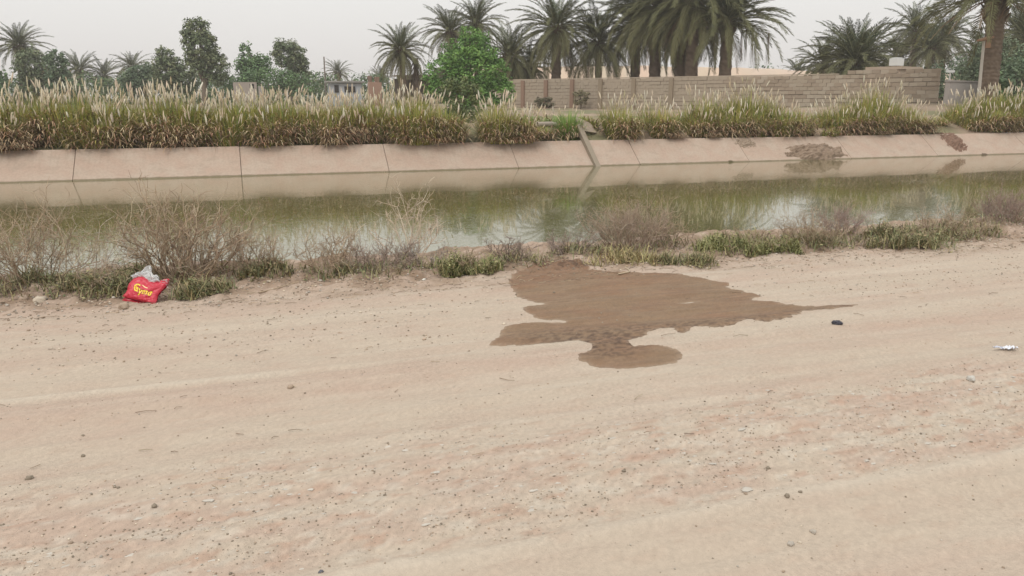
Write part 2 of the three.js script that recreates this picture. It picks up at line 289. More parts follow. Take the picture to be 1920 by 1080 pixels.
function grassThing(name, spots, label, category, seed, kind, warm = 0.15, group) {
  const gr = new GB(), dr = new GB(), pl = new GB(), r = rng(seed);
  for (const s of spots) grassInto(gr, dr, pl, s, r, warm);
  const [x, u] = spots[0], y = farH(x, u), t = thing(name, [x, y, -u], label, category, group); if (kind) t.userData.kind = kind;
  const add = (n, b, m) => { if (!b.i.length) return; const g = b.geo(); g.translate(-x, -y, u); mesh(n, g, m, t, 'stuff'); };
  add('green_blades', gr, bladeMat); add('dry_blades', dr, bladeMat); add('plumes', pl, plumeMat);
  return t;
}
{
  const r = rng(77), bed = [];
  for (let x = -16; x < 5.4; x += 0.62) {
    const hx = 1.20 + 0.14 * n2(x * 0.5, 4) + (x < -2.8 ? 0.08 : 0) - 0.08 * sm(-3, 1.5, x) + 0.05 * sm(2, 4.5, x);
    const dryK = clamp(0.55 + 1.1 * n2(x * 0.45, 9) + 0.35 * sm(-1, -4, x), 0.12, 1.25);
    bed.push([x + (r() - 0.5) * 0.45, 23.85 + (r() - 0.5) * 0.5, 0.40 + 0.22 * r(), 0.40, hx * (0.55 + 0.5 * r()), Math.round(430 - 120 * dryK), Math.round(560 * dryK), 16]);
    bed.push([x + (r() - 0.5) * 0.5, 24.45 + (r() - 0.5) * 0.4, 0.45 + 0.25 * r(), 0.45, hx * (0.78 + 0.36 * r()), 400, 120, 34]);
    bed.push([x + (r() - 0.5) * 0.5, 25.3 + (r() - 0.5) * 0.8, 0.5 + 0.2 * r(), 0.5, hx * (0.78 + 0.36 * r()), 230, 10, 34]);
  }
  grassThing('reed_bed', bed, 'long dense bed of plumed grass along the left of the far bank', 'tall grass', 101, 'stuff');
  grassThing('grass_clump', [[4.9, 23.6, 0.78, 0.55, 1.42, 950, 760, 30], [5.8, 23.65, 0.55, 0.5, 1.2, 560, 560, 24], [5.2, 24.8, 0.7, 0.4, 1.25, 300, 40, 30]], 'big rounded grass clump ending the long bed, dry leaves hanging over the concrete', 'tall grass', 102);
  grassThing('grass_clump', [[7.4, 23.5, 0.6, 0.52, 1.3, 680, 600, 54], [8.05, 23.4, 0.42, 0.45, 0.98, 280, 420, 40], [7.6, 24.3, 0.55, 0.4, 1.1, 220, 40, 34]], 'leaning plumed grass clump drooping over the slab left of the fallen beam', 'tall grass', 103);
  grassThing('grass_tuft', [[9.8, 23.75, 0.36, 0.3, 0.95, 560, 130, 3]], 'bright green grass tuft almost without plumes beside the fallen beam', 'grass', 104, null, -1);
  grassThing('grass_tuft', [[8.9, 23.75, 0.4, 0.25, 0.4, 260, 160, 2]], 'low green tuft below the grey log at the concrete edge', 'grass', 105, null, 0.1);
  grassThing('grass_clump', [[11.6, 23.7, 0.52, 0.45, 1.12, 680, 460, 50], [11.65, 24.4, 0.45, 0.4, 1.15, 200, 20, 30]], 'fan-shaped plumed grass clump just right of the fallen beam', 'tall grass', 106);
  grassThing('grass_clump', [[13.1, 23.8, 0.46, 0.45, 1.05, 520, 360, 40], [13.1, 24.6, 0.45, 0.4, 1.1, 180, 20, 26]], 'second plumed grass clump right of the fallen beam, below the block wall', 'tall grass', 107);
  const long = (a, b, h, seed, label) => { const q = rng(seed), s = []; for (let x = a; x < b; x += 0.72) { const e = 0.62 + 0.38 * Math.sin(Math.PI * clamp((x - a) / (b - a), 0, 1)), hh = h * e * (0.72 + 0.45 * q()); s.push([x + (q() - 0.5) * 0.4, 23.85 + (q() - 0.5) * 0.35, 0.42 + 0.2 * q(), 0.42, hh * 0.86, 450, 330, 15]); s.push([x + (q() - 0.5) * 0.5, 24.6 + (q() - 0.5) * 0.4, 0.5 + 0.2 * q(), 0.5, h * e * (0.8 + 0.36 * q()), 420, 40, 42]); } grassThing('grass_clump', s, label, 'tall grass', seed); };
  long(14.55, 18.7, 1.42, 108, 'wide green plumed grass stand in front of the middle of the block wall');
  long(20.2, 24.0, 1.36, 109, 'plumed grass stand in front of the right end of the block wall');
  long(26.3, 34.0, 1.42, 110, 'plumed grass stand at the foot of the thick palm trunk on the right');
  grassThing('grass_clump', [[9.0, 25.2, 0.6, 0.4, 0.62, 300, 60, 30], [10.0, 25.6, 0.7, 0.4, 0.6, 300, 40, 26]], 'low green grass with a few plumes behind the grey log', 'tall grass', 111, null, -1);
  grassThing('grass_tuft', [[10.75, 24.6, 0.35, 0.3, 0.5, 320, 60, 0], [11.0, 25.4, 0.5, 0.4, 0.45, 260, 60, 2]], 'low green tuft behind the tilted concrete piece', 'grass', 112, null, 0);
  // low weeds on the concrete edge
  for (const [x, u, s, l] of [[0.55, 23.3, 0.32, 'small green weed on the slab edge below the long grass bed'], [19.35, 23.35, 0.34, 'small pale green weed at the slab edge between two grass stands'], [25.1, 24.3, 0.4, 'low green weeds in the earth gap between the two right grass stands']])
    grassThing('weed', [[x, u, s, 0.18, 0.38, 260, 60, 0]], l, 'weed', Math.round(x * 100) + 900, null, 0);
  for (const [x, len, l] of [[-5.75, 1.0, 'dead brown grass mat sliding onto the slab at the far left'], [13.2, 0.35, 'dry grass strands hanging over the slab below the second clump'], [14.6, 0.3, 'dry grass strands hanging over the slab below the wide grass stand'], [21.6, 0.25, 'short dry strands hanging over the slab near the mud heap']]) {
    const b = new GB(), q = rng(Math.round(x * 10) + 500), u0 = 23.25, y0 = farH(x, u0);
    for (let k = 0; k < 260 * len + 60; k++) { const xx = (q() - 0.5) * len * 1.6; b.blade(xx, 0.03 + q() * 0.12, q() * 0.05 - 0.03, Math.PI / 2 + (q() - 0.5) * 1.2, 0.9, 2.15, 0.2 + len * 0.5 * q(), 0.016, tone(STRAW[Math.floor(q() * 5)], q, 0.3), 3); }
    const t = thing('dry_grass', [x, y0, -u0], l, 'dry grass'); mesh('dry_blades', b.geo(), bladeMat, t, 'stuff');
  }
}

// ---------------------------------------------------------------- block wall
const lump = (w, h, d, r, j) => { const g = new THREE.BoxGeometry(w, h, d), p = g.attributes.position, off = new Map(); for (let i = 0; i < p.count; i++) { const k = [p.getX(i), p.getY(i), p.getZ(i)].map((v) => Math.sign(v)).join(); if (!off.has(k)) off.set(k, [(r() - 0.5) * j, (r() - 0.5) * j, (r() - 0.5) * j]); const o = off.get(k); p.setXYZ(i, p.getX(i) + o[0], p.getY(i) + o[1], p.getZ(i) + o[2]); } g.computeVertexNormals(); return g; };
{
  const A = V(16.6, 0, -56.3), B = V(32.2, 0, -31.45), len = A.distanceTo(B), dir = B.clone().sub(A).normalize(), turn = Math.atan2(-dir.z, dir.x);
  const r = rng(31), wall = thing('block_wall', [A.x, 0, A.z], 'long tan concrete block wall with weathered uneven courses', 'wall'); wall.rotation.y = turn;
  const mats = [[0.39, 0.325, 0.255], [0.36, 0.29, 0.225], [0.42, 0.355, 0.285], [0.33, 0.265, 0.205]].map((c) => new THREE.MeshStandardMaterial({ color: new THREE.Color().setRGB(...c), roughness: 0.95, map: grain, bumpMap: grit, bumpScale: 0.006 }));
  const geos = [0, 1, 2, 3, 4, 5].map(() => lump(0.388, 0.182, 0.20, r, 0.018));
  const topOf = (s) => 2.62 + (s > len - 4.6 ? 0.14 : 0) + (s > len - 2 ? 0.03 : 0), bottomOf = (s) => lerp(0.35, 0.85, s / len);
  const rest = []; let made = 0; const all = [];
  for (let row = 0; row < 14; row++) for (let k = 0; k * 0.4 < len - 0.05; k++) {
    const s = Math.min(k * 0.4 + (row % 2 ? 0.2 : 0) + 0.2, len - 0.2), y = 0.1 + row * 0.2 + 0.04 * Math.sin(s * 0.5 + row) * 0.4; if (y < bottomOf(s) - 0.1 || y > topOf(s) + 0.12) continue;
    if (row >= 13 && (s < len - 4.6 || r() < 0.2)) continue;
    if (r() < 0.012 && row > 8) continue; // a block fallen out
    all.push([s, y + 0.1]);
  }
  all.sort((a, b) => b[0] - a[0]);
  for (const [s, y] of all) {
    const px = s + (r() - 0.5) * 0.012, py = y + (r() - 0.5) * 0.012, pz = (r() - 0.5) * 0.03, gi = Math.floor(r() * 6), mi = Math.floor(r() * 4);
    if (made++ < 290) { const m = mesh('block', geos[gi], mats[mi], wall); m.position.set(px, py, pz); m.rotation.z = (r() - 0.5) * 0.02; }
    else { const g = geos[gi].clone(); g.translate(px, py, pz); rest.push(g); }
  }
  mesh('far_blocks', mergeGeometries(rest), mats[0], wall, 'stuff');
  const core = new THREE.BoxGeometry(len - 0.08, 2.43, 0.15); core.translate(len / 2, 1.46, 0); mesh('mortar_core', core, std(0.20, 0.16, 0.12, 1), wall);
  const cap = new THREE.BoxGeometry(len - 4.8, 0.05, 0.2); cap.translate((len - 4.8) / 2, 2.735, 0); mesh('mortar_cap', cap, std(0.40, 0.33, 0.26, 1), wall);
  for (const [X, U] of [[18.66, 53.23], [19.69, 51.56], [20.81, 49.75], [21.96, 47.9], [23.23, 45.84], [24.58, 43.66]]) {
    const s = (X - A.x) * dir.x + (-U - A.z) * dir.z, g = lump(0.26, 2.25, 0.14, r, 0.03); g.translate(s, 1.55, 0.155); mesh('pier', g, X < 21 ? std(0.25, 0.165, 0.12) : std(0.27, 0.215, 0.155), wall);
  }
}
// lower walls and a tank behind the wall's right end
function boxThing(name, pos, turn, label, category, parts, group) { const t = thing(name, pos, label, category, group); t.rotation.y = turn; for (const [n, w, h, d, x, y, z, m, j] of parts) { const g = lump(w, h, d, rng(Math.round((w + h + x) * 1000)), j ?? 0.02); g.translate(x, y, z); mesh(n, g, m, t); } return t; }
const tan = std(0.42, 0.335, 0.26), grey = std(0.33, 0.30, 0.28), dark = std(0.035, 0.03, 0.028), white = std(0.62, 0.63, 0.62, 0.7), mud = std(0.36, 0.25, 0.175), rust = std(0.26, 0.15, 0.09), timber = std(0.34, 0.28, 0.21), roofM = std(0.30, 0.29, 0.27), blue = std(0.38, 0.40, 0.43);
{
  boxThing('flat_roof_hut', [36.6, 0.6, -39.2], 0.3, 'tan flat roofed hut rising just above the block wall', 'hut', [['wall', 2.1, 2.5, 2.0, 0, 1.25, 0, tan], ['roof_slab', 2.3, 0.16, 2.2, 0, 2.6, 0, tan]]);
  boxThing('water_tank', [36.75, 3.36, -39.2], 0.2, 'small whitish water tank standing on the hut roof', 'water tank', [['tank', 0.66, 0.42, 0.5, 0, 0.21, 0, white, 0.01], ['lid', 0.5, 0.05, 0.36, 0, 0.446, 0, white, 0.01]]);
  boxThing('low_wall', [39.4, 0.5, -36.4], 0.34, 'low grey wall right of the block wall corner', 'wall', [['wall', 5.2, 1.9, 0.25, 0, 0.95, 0, grey], ['coping', 5.3, 0.08, 0.32, 0, 1.94, 0, grey]]);
  const t = boxThing('concrete_rubble', [33.6, farH(33.6, 30.4), -30.4], 0.5, 'grey broken concrete lying at the wall corner', 'rubble', [['chunk', 1.7, 0.22, 0.4, 0, 0.1, 0, std(0.36, 0.30, 0.245), 0.12], ['chunk', 0.6, 0.3, 0.5, -0.9, 0.12, 0.2, tan, 0.14]]);
  const post = new GB(); post.rod([[0, 0, 0], [-0.09, 1.4, 0.02], [-0.17, 3.02, 0.03]], 0.07, 0.055, [0.45, 0.41, 0.36], 8);
  const p = thing('post', [30.00, farH(30.00, 27.12), -27.12], 'pale leaning post with a rusty cap beside the thick palm trunk', 'post'); mesh('shaft', post.geo(), vcol(0.9), p);
  const cap = lump(0.62, 0.08, 0.3, rng(3), 0.04); cap.rotateZ(0.25); cap.translate(-0.1, 3.06, 0.03); mesh('cap', cap, rust, p); const br = lump(0.3, 0.34, 0.12, rng(4), 0.03); br.translate(0.03, 2.85, 0.03); mesh('bracket', br, rust, p);
  const tp = thing('post', [37.08, 0.9, -35.62], 'thin pale post with a short crossbar right of the wall corner', 'post'); const tb = new GB(); tb.rod([[0, 0, 0], [0.05, 2.0, 0]], 0.05, 0.045, [0.5, 0.49, 0.46], 6); mesh('shaft', tb.geo(), vcol(0.9), tp); const tc = lump(0.55, 0.12, 0.1, rng(9), 0.02); tc.translate(0.05, 2.04, 0); mesh('crossbar', tc, white, tp);
}
// things lying on the far bank edge
{
  const beam = thing('wooden_beam', [10.08, -0.55, -22.15], 'weathered timber beam fallen down the slab into the water', 'beam'); const g = lump(0.16, 1.95, 0.16, rng(14), 0.03); g.translate(0, 0.90, 0); mesh('timber', g, std(0.27, 0.225, 0.17), beam); beam.rotation.set(-0.86, 0, 0.03);
  const log = thing('log', [9.0, 0.72, -24.5], 'grey weathered log lying behind the green tuft on the far bank', 'log'); const b = new GB(); b.rod([[0, 0, 0], [0.45, 0.01, 0.02], [0.95, -0.05, 0.05]], 0.085, 0.07, [0.36, 0.31, 0.26], 9); mesh('trunk', b.geo(), vcol(0.95), log);
  const slab = thing('concrete_slab_piece', [10.45, 0.66, -24.0], 'tilted broken piece of concrete above the fallen beam', 'rubble'); const s = lump(0.75, 0.10, 0.5, rng(15), 0.10); mesh('piece', s, std(0.40, 0.325, 0.255), slab); slab.rotation.set(0.75, 0.15, -0.42);
}
// heaps of slid earth on the slab
function heap(x, u, w, l, label, seed, c) {
  const b = new GB(), n = 44, q = rng(seed), slope = 1 / 1.3;
  for (let j = 0; j <= n; j++) for (let i = 0; i <= n; i++) {
    const a = i / n * 2 - 1, e = j / n * 2 - 1, rad = Math.hypot(a, e) + 0.45 * fbm(a * 1.7 + seed, e * 1.7, 3);
    const h = Math.max(-0.03, Math.min(0.16, l * 0.42) * sm(1.0, 0.3, rad) + (rad < 0.95 ? Math.min(0.12, l * 0.3) * fbm(a * 5 + seed, e * 4, 4) : -0.02)), yy = e * l;
    b.v(a * w, yy * slope + h * 0.8, -yy - h * -0.6, mix3(c, [0.16, 0.105, 0.075], clamp(fbm(a * 7, e * 7 + seed, 3) + 0.15, 0, 1)));
  }
  for (let j = 0; j < n; j++) for (let i = 0; i < n; i++) { const k = j * (n + 1) + i; b.quad(k, k + 1, k + n + 2, k + n + 1); }
  const y = Y_T - (U_T - u) / 1.3, t = tag(mesh('earth_heap', b.geo(), vcol(1)), label, 'earth'); t.position.set(x, y - 0.005, -u); return t;
}
heap(18.2, 22.55, 1.25, 0.36, 'heap of slid brown earth lying on the slab at the waterline', 21, [0.30, 0.225, 0.165]);
heap(24.35, 22.85, 0.42, 0.42, 'narrow streak of brown earth and roots down the right slab', 27, [0.27, 0.17, 0.125]);
heap(25.25, 22.28, 0.17, 0.08, 'small dark clod at the waterline below the right grass stand', 29, [0.16, 0.125, 0.09]);
heap(15.7, 22.98, 0.4, 0.2, 'pale crumbled earth on the slab top below the wide grass stand', 33, [0.38, 0.30, 0.23]);
heap(14.75, 22.3, 0.13, 0.06, 'small weedy clod at the waterline below the wide grass stand', 37, [0.14, 0.13, 0.07]);

// ---------------------------------------------------------------- date palms
function frondGeo(e0, bend, seed, dead) {
  const age = clamp(0.55 - e0 * 0.42, 0, 0.7); // older, lower fronds are yellower
  const b = new GB(), r = rng(seed), n = 12, pts = [], tan = []; let x = 0, y = 0;
  for (let k = 0; k <= n; k++) { const s = k / n, e = e0 - bend * Math.pow(s, 1.25); pts.push([x, y, 0.02 * Math.sin(s * 5 + seed)]); tan.push([Math.cos(e), Math.sin(e)]); x += Math.cos(e) / n; y += Math.sin(e) / n; }
  const RC = dead ? [0.24, 0.17, 0.10] : [0.20, 0.20, 0.085];
  b.rod(pts, 0.010, 0.002, RC, 3);
  const N = dead ? 34 : 62, cols = dead ? [[0.34, 0.25, 0.15], [0.26, 0.18, 0.105]] : [[0.066, 0.092, 0.038], [0.086, 0.108, 0.043], [0.052, 0.078, 0.036], [0.13, 0.135, 0.056]];
  for (let k = 0; k < N; k++) for (const side of [-1, 1]) {
    const s = 0.10 + 0.9 * (k + r() * 0.7) / N, f = s * n, i = Math.min(n - 1, Math.floor(f)), t = f - i, p = [0, 1, 2].map((q) => lerp(pts[i][q], pts[i + 1][q], t)), tx = lerp(tan[i][0], tan[i + 1][0], t), ty = lerp(tan[i][1], tan[i + 1][1], t);
    const L = (0.05 + 0.098 * Math.sin(Math.PI * Math.min(1, 0.12 + s * 0.86))) * (0.85 + 0.3 * r()) * (dead ? 0.8 : 1);
    const fw = 0.62 + 0.3 * s + (r() - 0.5) * 0.25, sd = 0.72 - 0.28 * s + (r() - 0.5) * 0.2, up = 0.24 + (r() - 0.5) * 0.45, sag = dead ? 0.7 : 0.16 + 0.25 * r();
    // up points along the frond's own upper side
    const d = V(tx * fw - ty * up, ty * fw + tx * up - sag * 0.5, sd * side).normalize(), w = 0.0085, c0 = tone(cols[Math.floor(r() * cols.length)], r, 0.2), c = dead ? c0 : mix3(c0, [0.17, 0.15, 0.062], age);
    const m = [p[0] + d.x * L * 0.5, p[1] + d.y * L * 0.5, p[2] + d.z * L * 0.5], q = [p[0] + d.x * L, p[1] + d.y * L - sag * L * 0.25, p[2] + d.z * L];
    const wx = V(-d.y * 0 + tx, ty, 0).multiplyScalar(w);
    b.quad(b.v(p[0], p[1], p[2], c), b.v(m[0] + wx.x, m[1] + wx.y, m[2] + wx.z, c), b.v(q[0], q[1], q[2], c), b.v(m[0] - wx.x, m[1] - wx.y, m[2] - wx.z, c));
  }
  return b.geo();
}
const ELEV = [82, 64, 46, 28, 10, -12, -38];
const FRONDS = ELEV.map((e, i) => [0, 1].map((k) => frondGeo(e * R, (0.55 + 0.16 * Math.min(i, 5) - (i > 5 ? 0.35 : 0) + 0.12 * k), 300 + i * 7 + k, false)));
const DEADF = [frondGeo(-45 * R, 0.65, 401, true), frondGeo(-68 * R, 0.3, 402, true)];
const STRAND = (() => { const b = new GB(), r = rng(9); for (let k = 0; k < 26; k++) { const a = r() * 6.28, d = 0.05 * Math.sqrt(r()); b.blade(Math.cos(a) * d, 0, Math.sin(a) * d, a, Math.PI - 0.25 * r(), Math.PI - 0.02, 0.7 + 0.3 * r(), 0.016, tone([0.16, 0.115, 0.07], r, 0.3), 3); } return b.geo(); })();
const frondMat = vcol(0.75, { side: THREE.DoubleSide });
const barkMat = vcol(1);
function trunkGeo(h, r0, r1, seed, detail) {
  const b = new GB(), rows = Math.max(8, Math.round(h / (detail ? 0.045 : 0.14))), sides = detail ? 30 : 12, q = rng(seed), bx = (q() - 0.5) * 0.25, bz = (q() - 0.5) * 0.25;
  for (let j = 0; j <= rows; j++) for (let i = 0; i <= sides; i++) {
    const y = h * j / rows, a = i / sides * 2 * Math.PI, t = j / rows, ring = y / 0.17, k = Math.floor(ring), ph = ring - k;
    const scar = detail ? Math.max(0, Math.cos(a * 9 + (k % 2) * Math.PI)) : Math.max(0, Math.cos(a * 6 + (k % 2) * Math.PI));
    const rad = lerp(r0, r1, t) * (1 + (0.05 + 0.11 * scar) * (ph - 0.4) + 0.06 * n3(Math.cos(a) * 2, y * 3, Math.sin(a) * 2 + seed)) * (1 + 0.35 * Math.exp(-y / 0.35) * 0.6);
    b.v(Math.cos(a) * rad + bx * t * t, y, Math.sin(a) * rad + bz * t * t, mix3([0.115, 0.082, 0.058], [0.195, 0.145, 0.105], clamp(0.45 + 0.7 * n3(Math.cos(a) * 3, y * 7, Math.sin(a) * 3 + seed * 3), 0, 1)));
  }
  for (let j = 0; j < rows; j++) for (let i = 0; i < sides; i++) { const k = j * (sides + 1) + i; b.quad(k, k + sides + 1, k + sides + 2, k + 1); }
  return { g: b.geo(), bx, bz };
}
function palm(x, top, u, o) {
  const gy = o.gy ?? farH(x, u), h = top - gy, r = rng(o.seed), t = thing('date_palm', [x, gy, -u], o.label, 'palm tree', o.group);
  const { g, bx, bz } = trunkGeo(h, o.r ?? 0.3, (o.r ?? 0.3) * 0.85, o.seed, o.detail); mesh('trunk', g, barkMat, t);
  const boots = new GB(); // old leaf bases round the head of the trunk
  const R0 = (o.r ?? 0.3) * 0.95; for (let k = 0; k < 46; k++) { const a = k * 2.4, y = h - 0.75 * (o.boot ?? 1) * (1 - k / 46) - 0.05, cx = bx + Math.cos(a) * R0 * 0.85, cz = bz + Math.sin(a) * R0 * 0.85, w = 0.08; boots.rod([[cx, y, cz], [cx + Math.cos(a) * 0.1, y + 0.2, cz + Math.sin(a) * 0.1], [cx + Math.cos(a) * 0.26, y + 0.42, cz + Math.sin(a) * 0.26]], w, 0.03, tone([0.15, 0.105, 0.07], r, 0.3), 4); }
  mesh('leaf_bases', boots.geo(), barkMat, t);
  const n = Math.round((o.n ?? 46) * 1.35), L = o.L ?? 3.3, lo = o.low ?? -45;
  for (let i = 0; i < n; i++) {
    const e = lerp(86, lo, Math.pow((i + 0.5) / n, o.pow ?? 0.9)) + (r() - 0.5) * 12; let k = 0; ELEV.forEach((v, q) => { if (Math.abs(v - e) < Math.abs(ELEV[k] - e)) k = q; });
    const m = mesh('frond', FRONDS[k][r() < 0.5 ? 0 : 1], frondMat, t); m.rotation.order = 'YXZ'; m.rotation.set((r() - 0.5) * 0.5, i * 2.39996 + (r() - 0.5) * 0.5, (e - ELEV[k]) * R);
    m.scale.setScalar(L * (0.82 + 0.3 * r()) * (e > 70 ? 0.8 : 1)); const d = 0.12; m.position.set(bx + Math.cos(m.rotation.y) * d, h + 0.15 * Math.sin(e * R), bz - Math.sin(m.rotation.y) * d);
  }
  for (let i = 0; i < (o.dead ?? 4); i++) { const m = mesh('dead_frond', DEADF[i % 2], frondMat, t); m.rotation.order = 'YXZ'; m.rotation.set((r() - 0.5) * 0.4, r() * 6.28, 0); m.scale.setScalar(L * (0.6 + 0.25 * r())); m.position.set(bx, h - 0.15, bz); }
  for (const [a, s] of o.hang ?? []) { const m = mesh('dead_frond', DEADF[0], frondMat, t); m.rotation.order = 'YXZ'; m.rotation.set(0.2, a, 0.45); m.scale.setScalar(s); m.position.set(bx, h, bz); }
  for (const [a, d, dy, len] of o.strands ?? []) { const m = mesh('hanging_strand', STRAND, frondMat, t); m.position.set(bx + Math.cos(a) * d, h + dy, bz - Math.sin(a) * d); m.scale.set(1, len, 1); }
  return t;
}
{
  const P = (x, top, u, o) => palm(x, top, u, o);
  P(-20.71, 6.6, 96.5, { seed: 1, r: 0.42, L: 3.2, n: 44, low: -30, dead: 6, label: 'tall slim palm at the far left edge above the grass' });
  P(-19.6, 5.0, 122.5, { seed: 2, r: 0.35, L: 3.2, n: 40, low: -40, label: 'left palm of the hazy far pair behind the left grass bed', group: 'distant palms' });
  P(-16.9, 4.3, 123.8, { seed: 3, r: 0.35, L: 3.1, n: 40, low: -40, label: 'right palm of the hazy far pair behind the left grass bed', group: 'distant palms' });
  P(-11.8, 5.0, 109.3, { seed: 4, r: 0.3, L: 2.7, n: 36, low: -40, label: 'single far palm left of the dark round bushy trees', group: 'distant palms' });
  P(14.0, 5.0, 121.8, { seed: 5, r: 0.3, L: 2.4, n: 36, low: -30, label: 'small distant palm above the low grey house', group: 'distant palms' });
  P(23.1, 4.8, 139.9, { seed: 6, r: 0.3, L: 2.6, n: 34, low: -30, label: 'tiny distant palm head above the brick ruin', group: 'distant palms' });
  P(11.9, 4.9, 61.4, { seed: 7, r: 0.24, L: 2.45, n: 56, low: -52, dead: 8, label: 'full round palm left of the bright green tree' });
  { const t = thing('date_palm', [12.9, farH(12.9, 61.9), -61.9], 'bare second trunk beside the round palm left of the green tree', 'palm tree'); mesh('trunk', trunkGeo(3.6, 0.2, 0.17, 44, false).g, barkMat, t); const b = new GB(), q = rng(6); for (let k = 0; k < 90; k++) { const a = q() * 6.28; b.blade(Math.cos(a) * 0.18, 3.5 - q() * 1.6, Math.sin(a) * 0.18, a, 2.4, 2.9, 0.7 + 0.4 * q(), 0.05, tone([0.12, 0.09, 0.06], q, 0.3), 2); } mesh('dead_skirt', b.geo(), frondMat, t); }
  P(17.3, 6.8, 68, { seed: 8, r: 0.28, L: 3.0, n: 44, low: -30, label: 'left of the two palms rising behind the bright green tree' });
  P(19.9, 7.6, 69.3, { seed: 9, r: 0.28, L: 3.0, n: 44, low: -30, label: 'taller right palm of the two behind the bright green tree' });
  P(19.0, 4.4, 57.6, { seed: 10, r: 0.42, L: 3.0, n: 60, low: -60, dead: 10, label: 'short shaded palm with hanging skirt right of the green tree' });
  P(21.2, 3.7, 59.2, { seed: 35, r: 0.35, L: 2.4, n: 46, low: -50, dead: 6, label: 'low dark palm behind the wall between two larger trunks' });
  P(21.2, 6.1, 54.0, { seed: 11, r: 0.36, L: 3.5, n: 60, low: -55, dead: 7, label: 'large palm with pale trunk above the left part of the wall' });
  P(24.9, 5.3, 55.0, { seed: 12, r: 0.27, L: 3.6, n: 52, low: -45, dead: 6, label: 'palm on a thin trunk, second large one above the wall' });
  P(27.4, 6.6, 54.2, { seed: 13, r: 0.36, L: 4.0, n: 58, low: -50, dead: 6, label: 'palm on a dark trunk at the left of the dense palm group' });
  P(26.85, 7.3, 50.2, { seed: 14, r: 0.40, L: 4.2, n: 60, low: -50, dead: 6, label: 'tall palm in the middle of the dense palm group' });
  P(27.9, 7.0, 48.6, { seed: 34, r: 0.42, L: 4.0, n: 56, low: -55, dead: 8, label: 'thick shaggy palm trunk wedged between two palms of the dense group' });
  P(27.4, 7.5, 46.4, { seed: 15, r: 0.42, L: 4.2, n: 60, low: -50, dead: 6, label: 'tall broad palm at the front of the dense palm group' });
  P(29.1, 6.0, 45.2, { seed: 16, r: 0.40, L: 3.9, n: 56, low: -16, dead: 1, label: 'wide spreading palm at the right of the dense group, strands hanging', strands: [[2.6, 1.6, -0.3, 2.3], [3.3, 1.0, -0.4, 2.3], [-0.4, 0.9, -0.5, 2.4], [-0.1, 1.3, -0.3, 2.4], [0.1, 2.0, -0.3, 2.6], [0.2, 2.5, -0.5, 2.6], [-0.2, 2.7, -0.5, 2.4]] });
  P(70.6, 4.6, 92.4, { seed: 17, r: 0.3, L: 2.6, n: 34, low: -20, label: 'tiny far palm at the wall top left of the bushy palms', group: 'distant palms' });
  P(50.2, 4.4, 62.3, { seed: 18, r: 0.3, L: 3.3, n: 42, low: -35, label: 'smaller palm peeking out left of the wide bushy palm' });
  P(39.8, 3.7, 45.8, { seed: 19, r: 0.4, L: 3.7, n: 70, low: -38, dead: 4, label: 'short wide bushy palm above the right half of the wall' });
  P(41.6, 4.3, 48.5, { seed: 36, r: 0.36, L: 3.3, n: 50, low: -38, dead: 3, label: 'second bushy palm just behind the wide one above the wall' });
  P(57.9, 7.3, 59.8, { seed: 20, r: 0.3, L: 3.3, n: 42, low: -35, label: 'feathery tall palm highest of the right background palms' });
  P(56.9, 5.6, 57.0, { seed: 21, r: 0.3, L: 3.0, n: 46, low: -40, label: 'dark palm below the feathery tall one at right' });
  P(62.8, 6.9, 61.3, { seed: 22, r: 0.32, L: 3.6, n: 44, low: -45, label: 'leaning background palm left of the thick trunk' });
  P(60.5, 5.2, 64.2, { seed: 23, r: 0.32, L: 3.4, n: 46, low: -50, label: 'shaded background palm above the water tank' });
  P(58.0, 4.9, 52.4, { seed: 24, r: 0.3, L: 3.3, n: 46, low: -55, label: 'low drooping palm between the corner post and the thick trunk' });
  P(53.8, 5.2, 45.0, { seed: 25, r: 0.32, L: 3.6, n: 50, low: -50, dead: 6, label: 'drooping palm right of the thick trunk at the frame edge' });
  P(64.5, 7.0, 55.0, { seed: 26, r: 0.32, L: 3.6, n: 46, low: -45, label: 'dark palm at the far right edge behind the thick trunk' });
  P(31.15, 5.75, 27.75, { seed: 27, r: 0.39, L: 3.6, n: 44, low: -14, dead: 0, hang: [[2.7, 3.2], [3.0, 2.9], [3.5, 2.6], [-0.3, 2.6], [0.4, 2.8], [-1.2, 2.3]], boot: 1.5, detail: true, label: 'near palm with a thick scaly trunk at the right, crown cut by the frame' });
}

// ---------------------------------------------------------------- broadleaf trees and shrubs
const leafMat = vcol(0.7, { side: THREE.DoubleSide });
